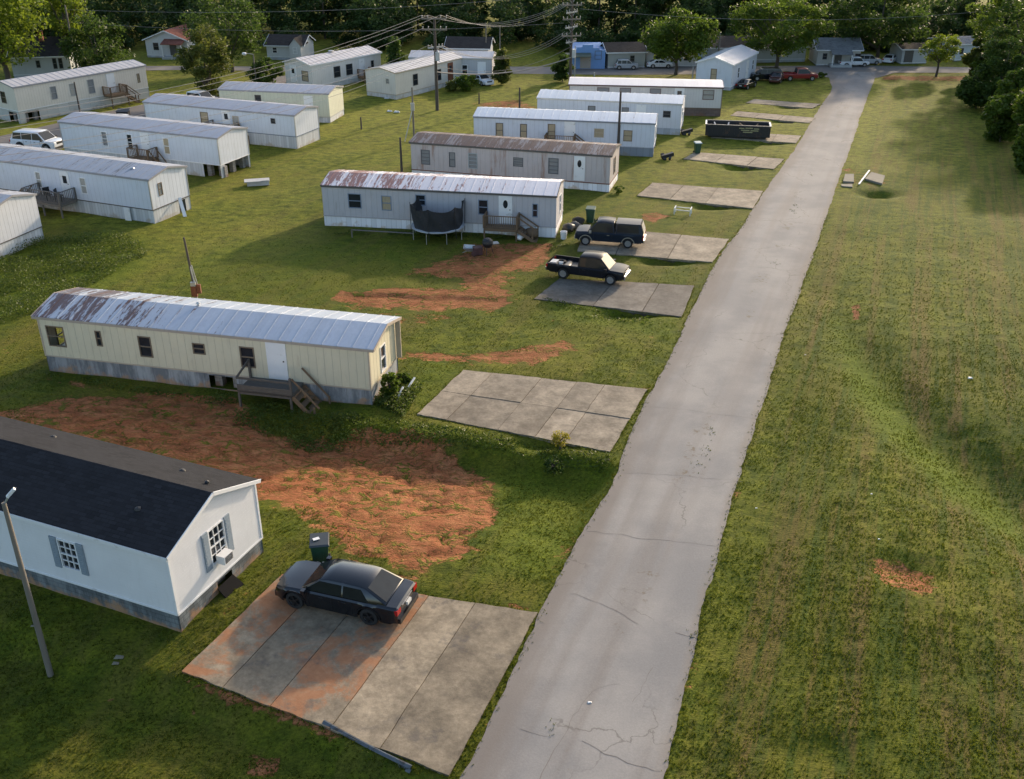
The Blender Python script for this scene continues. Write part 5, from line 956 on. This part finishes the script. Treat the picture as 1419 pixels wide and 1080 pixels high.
def litter(px, py, s, lab, mt=None):
    b = MB(); b.add([(-s,-s*.5,0),(s,-s*.4,0),(s*.9,s*.5,.0),(-s*.8,s*.45,0),(-s*.7,-s*.3,s*.4),(s*.6,-s*.3,s*.5),(s*.6,s*.3,s*.3),(-s*.6,s*.3,s*.45)], [(0,1,5,4),(1,2,6,5),(2,3,7,6),(3,0,4,7),(4,5,6,7)]); o = b.build('litter', mt or white_p); c = G(px, py); o.location = (c.x, c.y, float(T(c.x, c.y))+.04); tag(o, lab, 'litter')
litter(1344,526,.13,'white scrap on the right hand field'); litter(1116,493,.05,'tiny white scrap near the road in the right field'); litter(1208,684,.05,'tiny pale scrap above the clay pit on the right'); litter(1048,705,.05,'tiny pale scrap beside the road edge on the right')
litter(817,974,.08,'crumpled white scrap on the road'); litter(165,912,.16,'pale stone in the dark grass below the white house', slab_m); litter(160,919,.12,'smaller pale stone touching the first in the dark grass', slab_m); litter(1218,748,.05,'pale crumb just above the clay pit on the right'); litter(46,869,.08,'tan crumb by the leaning lamp pole base', slab_m); litter(960,883,.07,'pale chip at the broken road edge', slab_m); litter(340,903,.04,'small white scrap on the stained driveway')
litter(540,155,.3,'white rubbish on the grass below the beige white home'); litter(550,156,.35,'larger white rubbish piece beside the first below the beige home'); litter(536,138,.3,'bluish rubbish at the left end of the beige white home', galv)
# guard rail under the driveway edge
A_, B_ = ray(462,990), ray(583,1052); A_, B_ = Vector((*A_,0)), Vector((*B_,0)); d = (B_-A_).normalized(); n_ = Vector((d.y,-d.x,0)); gr = empty('steel_beam', 'bent galvanised rail propped along the near edge of the front driveway', 'rail', A_+n_*.42, math.atan2(d.y,d.x)); Lb = (B_-A_).length; gr.location.z = .0; rail_m = paint('dull_rail', (.10,.115,.13), .5, .35, 4, metal=.3, dirt=(.06,.05,.04), dirt_amt=.8)
b = MB(); pr_ = [(-.02,.10),(-.10,.05),(-.05,-.02),(-.13,-.10),(-.10,-.12),(-.01,-.02),(-.06,.05),(.02,.10)]; ns = 8
for i in range(ns+1): x = Lb*i/ns; zz = .02-.10*math.sin(math.pi*i/ns)*.6; b.v += [(x, y, z+zz) for y, z in pr_]
b.f = [(i*8+k, i*8+(k+1)%8, (i+1)*8+(k+1)%8, (i+1)*8+k) for i in range(ns) for k in range(8)]; b.build('rail', rail_m, gr)
for x in (.15, Lb*.78): b = MB(); b.box(x,-.06,-1.2,x+.12,.06,.0); b.build('post', pole_dark, gr)
# ------------------------------------------------------------------ poles and wires
def topz(base, ty):
    z = 0
    while z < 40:
        d_ = (base.x, base.y*CT-(z-CH)*ST, 0); v = base.y*ST+(z-CH)*CT
        if 540-F*v/d_[1] <= ty: break
        z += .05
    return z
def pole(label, bx, by, ty, r=.13, m_=pole_mat, lean=(0,0), name='utility_pole', cat='utility pole', group=None):
    p = G(bx, by); h = topz(p, ty); e = empty(name, label, cat, p, 0, group); b = MB(); b.tube([(0,0,-.6),(lean[0]*.5,lean[1]*.5,h*.5),(lean[0],lean[1],h)], r, 10, r1=r*.65); b.build('pole', m_, e, 50); return e, p, h
e, p, h = pole('slim leaning lamp pole in front of the white house', 70, 935, 657, .11, pole_mat, (-.0,0), 'lamp_pole', 'lamp pole')
e.rotation_euler = (0, 0, 0); b = MB(); b.bar((0,0,h-.05),(.22,.1,h+.28),.05); b.build('arm', galv, e); b = MB(); b.bar((.12,.06,h+.18),(.36,.16,h+.42),.12,.08); b.build('lamp', white_p, e)
# meter pole
e, p, h = pole('slanted electric service mast with rusty meter boxes behind the cream home roof', 275, 424, 330, .09, pole_dark, (-.25,0), 'service_mast', 'service mast')
b = MB(); b.tube([(-.15,0,h*.62),(.02,-.12,1.5),(.05,-.12,.3)], .05, 8); b.tube([(-.05,0,h*.6),(.18,-.05,1.2)], .035, 8); b.build('conduit', galv, e)
b = MB(); b.box(-.22,-.3,.7,.12,-.1,1.35); b.box(.14,-.28,.9,.36,-.1,1.45); b.build('meter_box', rust_m, e); b = MB(); b.box(-.2,-.29,1.36,.1,-.12,1.6); b.box(.0,-.31,.1,.1,-.2,.69); b.build('meter_panel', galv, e)
# main pole with double cross-arms
e3, p3, h3 = pole('tall utility pole with two cross-arms and a grey transformer left of centre', 606, 153, 24, .2, pole_dark)
def arm(e, z, hl, ang=0, y=.14, m_=pole_mat):
    b = MB(); ca_, sa = math.cos(ang), math.sin(ang); b.bar((-hl*ca_-y*sa*0,-hl*sa-y,z),(hl*ca_,hl*sa-y,z),.14,.16); b.bar((-hl*.6*ca_,-hl*.6*sa-y,z),(0,-y*.6,z-.6),.04); b.bar((hl*.6*ca_,hl*.6*sa-y,z),(0,-y*.6,z-.6),.04); b.build('cross_arm', m_, e)
    for q in (-.95,-.5,.5,.95):
        b = MB(); b.lathe([(.03,0),(.06,.08),(.04,.14),(.07,.2),(.03,.28),(.001,.3)], 8, Matrix.Translation((hl*q*ca_,hl*q*sa-y,z+.06))); b.build('insulator', insul, e)
arm(e3, h3-.15, 1.35); arm(e3, h3-1.25, 1.3, 0, .14); arm(e3, h3-3.1, .9, .6, -.14, galv)
b = MB(); b.tube([(.25,-.32,h3-4.4),(.25,-.32,h3-3.5)], .24, 12); b.lathe([(.08,0),(.06,.2),(.001,.24)], 8, Matrix.Translation((.25,-.32,h3-3.5))); b.build('transformer', paint('pale_grey_can', (.45,.46,.47), .4, .1, 3), e3, 50)
e4, p4, h4 = pole('tall utility pole crowded with stacked insulators and cross-arms right of centre', 790, 117, -12, .2, pole_dark)
for z, hl, an in ((-.8,1.2,.9),(-1.6,1.2,.2),(-2.4,1.1,.9),(-3.2,1.1,.2),(-4.1,1.2,.9),(-5.1,1.2,.2),(-5.8,1.0,.9)): arm(e4, h4+z, hl, an, .12, galv if an > .5 else pole_mat)
b = MB(); b.tube([(.35,-.32,h4-7.6),(.35,-.32,h4-6.6)], .25, 12); b.build('transformer', _mc['pale_grey_can'], e4, 50)
e5, p5, h5 = pole('dark bare utility pole in front of the pale blue home', 856, 216, 127, .14, pole_dark)
pole('short dark post left of the rusty-roofed home', 557, 243, 191, .12, pole_dark, name='wooden_post', cat='post')
e7, p7, h7_ = pole('grey pole with a braced box among the grass behind the short dark post', 574, 195, 122, .11, pole_mat)
b = MB(); b.tube([(0,0,h7_*.62),(-.9,-.3,-.1)], .05, 6); b.build('brace', galv, e7); b = MB(); b.box(-.18,-.3,h7_*.58,.18,-.1,h7_*.72); b.build('meter_box', galv, e7)
e8, p8, h8 = pole('grey utility pole rising through the dark tree at the upper left', 109, 108, 8, .15)
pole('slender dark pole in front of the long cream home at the far left', 113, 167, 114, .10, pole_dark)
e9, p9, h9 = pole('street lamp on a pole beside the round leafy tree', 356, 121, 76, .11, pole_mat, name='street_lamp', cat='street lamp')
b = MB(); b.bar((0,0,h9),(-.9,-.1,h9+.15),.06); b.build('arm', galv, e9); b = MB(); b.lathe([(.001,.15),(.22,.1),(.28,-.05),(.15,-.2),(.001,-.25)], 14, Matrix.Translation((-1.05,-.1,h9+.1))); b.build('lamp', white_p, e9, 50)
pole('short dark post on the yellowish grass near the pale homes', 720, 160, 122, .12, pole_dark, name='wooden_post', cat='post')
pole('grey post just behind the white-roofed home', 823, 121, 101, .12, galv, name='wooden_post', cat='post')
pole('thin pale pole beside the insulator-stacked pole', 796, 115, 64, .09, galv)
pole('thin grey utility pole left of the small gabled home', 993, 104, 44, .14)
pole('pale leaning pole under the big tree behind the white-roofed home', 959, 115, 92, .10, galv, name='wooden_post', cat='post')
pole('short stump-like post in the grass right of the yellow home', 501, 180, 163, .10, pole_dark, name='wooden_post', cat='post')
pole('very short post near the shrub beside the tall cross-armed pole', 664, 144, 129, .10, pole_dark, name='wooden_post', cat='post')
pole('far grey pole left of the shrub beside the dark-roofed house', 674, 92, 32, .10); pole('far grey pole right of the dark-roofed house', 693, 92, 36, .10)
eW, pW, hW = pole('utility pole beyond the left edge carrying the long sagging wires', -170, 420, 190, .15, pole_dark)
def wire(a, b_, sag, label, r=.018):
    a, b_ = Vector(a), Vector(b_); pts = [a.lerp(b_, t)-Vector((0,0,4*sag*t*(1-t))) for t in np.linspace(0, 1, 22)]; m_ = MB(); m_.tube(pts, r, 5); o = m_.build('overhead_wire', wire_m, None, 60); tag(o, label, 'wire', 'overhead wires')
def on(p, h, x, z): return (p.x+x, p.y-.14, h+z)
names = ['outer left', 'inner left', 'inner right', 'outer right']
for i, x in enumerate((-1.28,-.65,.65,1.28)): wire(on(p3,h3,x,.2), on(p4,h4,-.9+.6*i*.4,-1.3), 1.5+.12*i, f'top span wire from the {names[i]} pin of the cross-armed pole to the insulator pole')
for i, x in enumerate((-.7,.0,.7)): wire(on(p3,h3,x,-2.85), on(p4,h4,-.8+.4*i,-4.6), 2.0+.1*i, ['left','middle','right'][i]+' wire of the middle span between the two tall poles')
wire(on(p3,h3,0,-5.6), on(p4,h4,0,-7.6), .9, 'thick pale cable low between the two tall poles', .07); wire(on(p3,h3,.2,-5.0), on(p4,h4,-.2,-6.4), 1.5, 'thin lower wire just above the thick pale cable')
for i, (x, z) in enumerate(((-1.28,.2),(-.65,.2),(.65,.2),(-1.2,-1.1),(-.8,-2.9),(.2,-3.3),(.4,-3.6))):
    wire(on(p3,h3,x,z), (pW.x+.3*i, pW.y, hW-.35*i), 1.6+.1*i, ['highest','second highest','third highest','fourth','fifth','second lowest','lowest'][i]+' wire running from the cross-armed pole down to the left edge')
wire((p8.x,p8.y,h8-.5), on(p4,h4,-1,-.4), 1.0, 'upper long thin wire from the left pole across the dark wood'); wire((p8.x,p8.y,h8-2.0), on(p4,h4,-1,-3.6), 1.0, 'lower long thin wire from the left pole across the dark wood')
wire(on(p4,h4,1,-2), (p4.x+60, p4.y+8, h4-2.5), 1.5, 'thin wire leaving the insulator pole to the right across the wood')
# leaning plank on the white home's end and clutter on its deck
M1 = Matrix.Translation(a1[0].location) @ Matrix.Rotation(a1[2], 4, 'Z'); L1 = a1[1]
b = MB(); b.bar(M1 @ Vector((L1+.9,2.3,.02)), M1 @ Vector((L1+.1,2.9,1.25)), .26, .06); tag(b.build('plank', white_p), 'white plank leaning against the end of the home with the cluttered deck', 'plank')
b = MB(); b.box(0,-.06,0,.55,.0,1.05, M1 @ TM(L1-2.6,-.14,0)); tag(b.build('panel', white_p), 'loose white sheet leaning on the skirting of the home with the cluttered deck', 'panel')
for i, (x, y, s, lab) in enumerate(((7.0,-2.4,.4,'dark round bin at the foot of the cluttered deck'),(9.0,-1.0,.45,'dark chair on the cluttered deck'),(10.0,-.9,.4,'second dark chair against the rail of the cluttered deck'))):
    q = M1 @ Vector((x, y, 1.1 if i else 0)); b = MB()
    if i: b.box(-.25,-.25,.38,.25,.25,.44); b.box(-.25,.2,.44,.25,.25,.95); [b.box(sx-.025,sy-.025,0,sx+.025,sy+.025,.379) for sx in (-.22,.22) for sy in (-.22,.22)]; b.box(-.3,-.25,.6,-.25,.2,.64); b.box(.25,-.25,.6,.3,.2,.64)
    else: b.lathe([(.001,0),(.25,0),(.3,.6),(.32,.62),(.2,.68),(.001,.7)], 14)
    o = b.build('chair' if i else 'round_bin', black_p); o.location = q; o.rotation_euler[2] = i*.8; tag(o, lab, 'chair' if i else 'bin')
for (px, py), lab in (((924,221),'black heap under the open end of the pale blue home'),((951,187),'black heap under the open end of the bluish white home')):
    c = G(px, py); b = MB(); b.bar((-.5,0,.2),(.6,.2,.45),.35,.3); b.bar((.2,-.4,.1),(.5,.5,.5),.2,.2); b.bar((-.2,-.3,.0),(-.4,.4,.4),.3,.2); o = b.build('junk_heap', black_p); o.location = c; tag(o, lab, 'junk heap')
c = G(172,164); b = MB(); b.box(-.6,-.4,0,.6,.4,.75); b.add([(-.65,-.45,.76),(.65,-.45,.76),(.65,.45,.95),(-.65,.45,.95)], [(0,1,2,3)]); o = b.build('trash_container', black_p); o.location = c; tag(o, 'small black container standing on the lane by the far left home', 'container')
# broken edging stones, sticks by the cream home end
for (px, py), (qx, qy), lab in (((563,544),(575,532),'upper white stick in the weeds at the end of the cream home'),((550,557),(559,545),'lower white stick in the weeds at the end of the cream home')):
    b = MB(); b.bar(G(px,py)+Vector((0,0,.1)), G(qx,qy)+Vector((0,0,.35)), .09, .05); tag(b.build('white_stick', white_p), lab, 'stick')
# ------------------------------------------------------------------ vegetation
def leaf_quads(C, size, up=.3, g=None):
    g = g or rng; n = len(C); a = g.normal(size=(n,3)); a[:,2] *= .6; a /= np.linalg.norm(a, axis=1)[:,None]; b = g.normal(size=(n,3)); b -= a*np.sum(a*b, 1)[:,None]; b /= np.linalg.norm(b, axis=1)[:,None]+1e-9
    s = size*(.6+.8*g.random((n,1))); a = a*s; b = b*s*.6
    return np.stack([C-a*.5, C+b*.5, C+a*.5, C-b*.5], 1)
def crown_pts(g, n, rx, ry, z0, z1, shape='round', clumps=60, cr=.22):
    """leaf centres gathered in clumps over an uneven crown"""
    zc, rz = (z0+z1)/2, (z1-z0)/2; cl = []
    while len(cl) < clumps:
        v = g.normal(size=3); v /= np.linalg.norm(v); r = g.random()**.33*.5+.5*g.random()**.15 if 0 else (.35+.62*g.random()**.6); q = v*r
        k = 1.0
        if shape == 'cone': k = 1.05-.75*max(0, (q[2]+1)/2)
        if shape == 'spread': q[2] = q[2]*.8 if q[2] > 0 else q[2]*.95; k = 1.0
        if shape == 'round': k = 1-.25*max(0, -q[2])
        cl.append((q[0]*rx*k, q[1]*ry*k, zc+q[2]*rz, (.6+.8*g.random())))
    cl = np.array(cl); R_ = cr*min(rx, rz*1.2); idx = g.integers(0, clumps, n); v = g.normal(size=(n,3)); v /= np.linalg.norm(v, axis=1)[:,None]; v *= (g.random((n,1))**.45)
    return cl[idx,:3] + v*np.array([R_*1.15,R_*1.15,R_*.75])*cl[idx,3][:,None], cl
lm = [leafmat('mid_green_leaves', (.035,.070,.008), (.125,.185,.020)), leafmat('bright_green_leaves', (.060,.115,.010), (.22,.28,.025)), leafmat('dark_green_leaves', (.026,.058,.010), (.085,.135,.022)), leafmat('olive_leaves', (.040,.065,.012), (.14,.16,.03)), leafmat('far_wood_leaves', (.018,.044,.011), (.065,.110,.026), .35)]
bark = paint('bark', (.075,.06,.045), .9, .35, 3, sz=.3, bump_s=.4)
def tree(label, px, by, ty, wpx, mt, shape='round', leaves=5000, trunk=.25, seed=1, name='leafy_tree', cat='tree', asym=1.0, ls=.34, group=None, z0f=None, hmax=None):
    p = G(px, by); s = ppm(p); h = topz(p, ty); rx = wpx/s; h = min(h, hmax) if hmax else h; g = np.random.default_rng(seed); z0 = h*(trunk if z0f is None else z0f)
    e = empty(name, label, cat, p, 0, group)
    C, cl = crown_pts(g, leaves, rx, rx*asym, z0, h, shape, int(26+rx*8), .26 if rx > 2 else .34)
    np_mesh('crown', leaf_quads(C, ls, g=g), 4, mt, e)
    b = MB(); r0 = max(.07, .03*h); b.tube([(0,0,-.3),(r0*.4,0,z0*.6),(-r0*.5,.1,z0+.2*(h-z0)),(0,0,z0+.7*(h-z0))], r0, 9, r1=r0*.25)
    for k in range(min(9, len(cl))):
        q = cl[k*len(cl)//10]; zz = z0*.7+.3*(q[2]-z0*.7)*.6; b.tube([(0,0,max(zz,.3)),(q[0]*.5,q[1]*.5,(zz+q[2])/2+.2),(q[0]*.95,q[1]*.95,q[2])], r0*.42, 6, r1=r0*.08)
    b.build('trunk', bark, e, 60); return e
TG = 'trees along the street and the field'
tree('huge bright green tree cut off by the upper left corner', 12, 118, -70, 74, lm[1], 'round', 9000, .12, 11, ls=.42, group=TG, hmax=15)
tree('dark green tree with low dense crown right of the pale house and pole', 141, 110, 22, 43, lm[2], 'round', 6500, .05, 12, group=TG)
tree('tall yellow-green tree behind the pole at the upper left', 103, 100, -25, 32, lm[1], 'round', 5000, .3, 13, group=TG, hmax=14)
tree('round leafy tree with yellow-lit right side beside the lane, foliage to the ground', 291, 141, 40, 37, lm[3], 'round', 9000, .06, 14, ls=.3, group=TG)
tree('large dark green tree behind the street lamp', 322, 100, -6, 56, lm[2], 'round', 8000, .15, 15, group=TG)
tree('low dark bush right of the street lamp', 369, 119, 80, 25, lm[2], 'round', 3000, .0, 16, 'leafy_bush', 'bush')
tree('low rounded bush behind the roof of the white home with the porch window', 480, 95, 66, 24, lm[3], 'round', 2500, .0, 17, 'leafy_bush', 'bush')
tree('second rounded bush right behind the same white home', 512, 95, 70, 18, lm[3], 'round', 2000, .0, 18, 'leafy_bush', 'bush')
tree('narrow dark cedar between the two white homes left of the tall pole', 549, 109, 45, 17, lm[2], 'cone', 4000, .0, 19, 'cedar_tree', 'tree', group=TG)
tree('upright green shrub with yellowish top right of the light grey home', 696, 117, 68, 15, lm[3], 'cone', 3500, .0, 20, 'upright_shrub', 'shrub')
tree('upright dark brownish shrub at the foot of the insulator pole', 779, 113, 74, 14, lm[2], 'round', 3200, .0, 21, 'upright_shrub', 'shrub')
tree('big full green tree with a short dark trunk right of the blue shop', 936, 104, 5, 50, lm[0], 'spread', 11000, .16, 22, ls=.36, group=TG)
tree('wide spreading green tree above the red pickup and small gabled home', 1075, 97, -12, 69, lm[0], 'spread', 13000, .22, 23, ls=.36, group=TG)
tree('very large dark green tree above the silver cars and cottage', 1214, 84, -32, 76, lm[2], 'round', 12000, .16, 24, ls=.42, group=TG, hmax=14)
tree('small light green tree standing alone at the edge of the street', 1297, 106, 43, 27, lm[1], 'spread', 3500, .34, 25, ls=.26, group=TG)
for i, (px, by, ty, wp, mt, hm, lab) in enumerate(((1372,120,-40,45,0,13,'tall green tree behind the field corner, tallest at the right'), (1420,140,-60,52,2,14,'dark tree cut off by the right edge at the top'), (1378,157,48,32,2,9,'dark green tree leaning over the right field, middle of the group'), (1408,178,95,30,0,8,'bushy green tree at the right edge below the darker ones'), (1436,214,105,34,0,9,'pale green tree at the right edge, lowest of the group'), (1356,112,52,20,3,7,'olive green young tree at the left of the right-hand group'), (1352,150,104,22,2,5,'low dark shrub at the foot of the right-hand trees'), (1385,196,130,26,0,6,'dense green shrub where the right-hand trees meet the field'), (1425,240,168,22,0,6,'leafy green shrub at the right edge nearest the viewer'))):
    tree(lab, px, by, ty, wp*1.12, lm[mt], 'round', 9000, .0, 40+i, ls=.36, group=TG, hmax=hm)
tree('dark green shrub in front of the light grey home', 647, 126, 105, 17, lm[0], 'round', 2500, .0, 60, 'leafy_bush', 'bush', ls=.22)
tree('low brownish shrub beside the door of the beige white home', 625, 127, 113, 9, lm[3], 'round', 1200, .0, 61, 'leafy_bush', 'bush', ls=.2)
tree('weedy shrub growing at the corner of the cream home', 541, 551, 517, 12, lm[0], 'round', 1500, .0, 62, 'leafy_bush', 'bush', ls=.16)
tree('leafy weed clump right of the cream home corner', 558, 532, 519, 11, lm[0], 'round', 1200, .0, 63, 'leafy_bush', 'bush', ls=.16)
tree('yellow flowering weed clump on the near edge of the second driveway', 776, 619, 600, 12, leafmat('yellow_leaves', (.14,.14,.02), (.42,.36,.04)), 'round', 900, .0, 64, 'weed_clump', 'weeds', ls=.08)
tree('dark weed clump hanging under the yellow flowers on the bank', 768, 640, 622, 18, lm[2], 'round', 900, .0, 65, 'weed_clump', 'weeds', ls=.10)
tree('small green shrub beside the red pickup at the road end', 1136, 108, 100, 9, lm[0], 'round', 700, .0, 66, 'leafy_bush', 'bush', ls=.2)
for i, (px, by, s_) in enumerate(((704,268,.4),)): tree('small weed at the end of the rusty-roofed home', 857, 267, 258, 9, lm[0], 'round', 400, .0, 67, 'weed_clump', 'weeds', ls=.14)
# the far wood: reads as one dark mass
g = np.random.default_rng(99); Q = []; TB = MB()
for i in range(300):
    x = g.uniform(-190, 190); y = g.uniform(168, 240) if i > 110 else g.uniform(164, 178); h = g.uniform(11, 16) if y < 185 else g.uniform(14, 22); rx = g.uniform(3, 5.5)
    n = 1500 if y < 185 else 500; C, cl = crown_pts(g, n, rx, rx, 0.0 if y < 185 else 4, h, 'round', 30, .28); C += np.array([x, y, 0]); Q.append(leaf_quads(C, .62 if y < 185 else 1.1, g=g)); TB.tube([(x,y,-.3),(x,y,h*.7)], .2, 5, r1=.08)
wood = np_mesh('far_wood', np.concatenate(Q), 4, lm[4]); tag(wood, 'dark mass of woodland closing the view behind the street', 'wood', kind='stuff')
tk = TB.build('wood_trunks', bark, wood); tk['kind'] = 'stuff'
# under-storey bushes in front of the wood
Q = []
for i in range(300):
    x = g.uniform(-155, 155); y = g.uniform(153, 168); r = g.uniform(1.6, 3.2); h_ = g.uniform(3.5, 8.5) if y > 156 else g.uniform(2, 4); C, cl = crown_pts(g, 1300, r, r, 0, h_, 'round', 24, .42); C += np.array([x, y, 0]); Q.append(leaf_quads(C, .42, g=g))
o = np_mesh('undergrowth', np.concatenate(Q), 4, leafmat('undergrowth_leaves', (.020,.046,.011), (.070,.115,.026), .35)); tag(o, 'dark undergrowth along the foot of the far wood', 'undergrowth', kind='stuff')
# ------------------------------------------------------------------ grass, weeds
def blades(P, h, wd, n_bl, g, lean=.5):
    n = len(P); out = []
    for k in range(n_bl):
        a = g.random(n)*2*math.pi; off = g.normal(size=(n,2))*wd*1.2; hh_ = h*(.5+g.random(n)); ww = wd*(.6+.8*g.random(n)); l = lean*hh_*(g.random(n))
        b0 = P.copy(); b0[:,:2] += off; dx = np.cos(a)*ww; dy = np.sin(a)*ww
        A = b0+np.stack([dx,dy,np.zeros(n)-.01],-1); B = b0-np.stack([dx,dy,np.zeros(n)+.01],-1); C_ = b0+np.stack([-np.sin(a)*l,np.cos(a)*l,hh_],-1); out.append(np.stack([A,B,C_],1))
    return np.concatenate(out)
g = np.random.default_rng(5)
def scatter(n, y0, y1, pw=1.0):
    y = y0+(y1-y0)*g.random(n)**pw; half = (y*CT+CH*ST)*(709.5/F)*1.04; x = (g.random(n)*2-1)*half; return x, y
x, y = scatter(230000, 18.5, 80, 1.1); ok = np.ones(len(x), bool)
for P_ in flat_polys: ok &= sdpoly(x, y, P_) < .03
ck = np.zeros(x.shape)
K1 = poly((-120,640),(0,600),(55,566),(150,549),(250,545),(320,556),(370,592),(440,598),(500,592),(600,602),(680,652),(688,700),(650,762),(570,796),(500,772),(440,712),(380,692),(320,690),(100,690),(-120,760))
K2 = poly((565,378),(640,348),(700,338),(765,352),(760,368),(715,378),(700,396),(712,420),(690,434),(640,424),(560,430),(455,414),(470,404),(560,398),(640,398),(640,384)); K3 = poly((555,484),(640,490),(700,484),(790,470),(802,484),(745,505),(650,503),(560,494))
for K in (K1, K2, K3): ok &= (sdpoly(x, y, K) + 1.6*vnoise(x, y, 1.1, 2) < .0)
Mi = Mw.inverted(); 
for o_, (l_, w__) in ((wh, (17,4.9)), (yroot, (yL,4.0)), (groot, (gLen,4.2))):
    a_ = o_.rotation_euler[2]; rx_, ry_ = x-o_.location.x, y-o_.location.y; u = rx_*math.cos(a_)+ry_*math.sin(a_); v = -rx_*math.sin(a_)+ry_*math.cos(a_); ok &= ~((u > -.05) & (u < l_+.05) & (v > -.05) & (v < w__+.05))
den = vnoise(x, y, 1.4, 12)+.6*vnoise(x, y, .5, 13); ok &= g.random(len(x)) < np.clip(.7+den*1.1, .1, 1)*(1-sst(36, 78, y)); x, y = x[ok], y[ok]
GP = np.stack([x, y, T(x, y)], -1)
gm1 = leafmat('grass_blades', (.056,.083,.006), (.132,.148,.011), .35); gm1.name = 'grass_blades'
o = np_mesh('grass', blades(GP, .052, .015, 4, g, .9), 3, gm1); tag(o, 'short rough grass of the yards and the field', 'grass', kind='stuff')
# taller weeds: left bank, under the decks, along skirtings and the pad bank
W = []
def weeds(P, n, h):
    P = poly(*P); xs_ = [p[0] for p in P]; ys_ = [p[1] for p in P]; x = g.uniform(min(xs_), max(xs_), n*2); y = g.uniform(min(ys_), max(ys_), n*2); k = (sdpoly(x, y, P) > 0) & (vnoise(x, y, 1.3, 15) > -.18); x, y = x[k], y[k]
    C = np.stack([x, y, T(x, y)+h*g.random(len(x))*(.6+vnoise(x, y, 1.6, 16))], -1); return leaf_quads(C, .11, g=g)
W += [weeds([(-80,345),(80,332),(180,328),(205,352),(120,400),(40,440),(-80,470)], 26000, .75), weeds([(300,548),(420,575),(500,580),(500,600),(420,612),(300,578)], 5000, .5), weeds([(480,575),(600,588),(850,632),(845,650),(700,622),(500,600)], 5000, .16), weeds([(515,560),(565,520),(590,530),(560,580)], 3500, .4),
      weeds([(745,410),(800,425),(944,441),(935,455),(800,440)], 2500, .2), weeds([(60,515),(300,552),(300,560),(60,524)], 2500, .25), weeds([(450,318),(700,328),(700,333),(450,324)], 2500, .25), weeds([(760,350),(800,335),(790,322),(770,335)], 1200, .3)]
o = np_mesh('weeds', np.concatenate(W), 4, leafmat('weed_leaves', (.040,.070,.010), (.12,.16,.025), .35)); tag(o, 'rank weeds on the bank behind the cream home and along walls and decks', 'weeds', kind='stuff')
# road-edge tufts and grass growing in the cracks
x = []; 
for P_ in (ROAD_L, ROAD_R):
    q = catmull(poly(*P_), .5); 
    for p in q:
        if p[1] < 75:
            for _ in range(6): x.append((p[0]+g.normal()*.07, p[1]+g.uniform(-.3,.3)))
for cx_, cy_, k_ in ((985,598,18),(978,625,16),(968,645,14),(1102,285,22),(1098,292,16),(1125,242,8),(1075,365,10),(960,885,10),(765,1010,10)):
    q = ray(cx_, cy_); x += [(q[0]+g.normal()*.12, q[1]+g.normal()*.35) for _ in range(k_)]
for k_, q in pad_poly.items():
    for i in range(4):
        a_, b_ = np.array(q[i]), np.array(q[(i+1)%4]); L_ = np.linalg.norm(b_-a_); x += [tuple(a_+(b_-a_)*t+g.normal(size=2)*(.06+.10*(vnoise(t*L_, k_, .8, 50) > .05))) for t in g.random(int(L_*(26 if a_[1] < 60 else 10)))]
x = np.array(x); o = np_mesh('edge_tufts', blades(np.stack([x[:,0], x[:,1], np.maximum(T(x[:,0], x[:,1]), .0)], -1), .05, .02, 3, g, 1.0), 3, gm1); tag(o, 'grass tufts creeping over the road edge and growing in its cracks', 'grass tufts', kind='stuff')
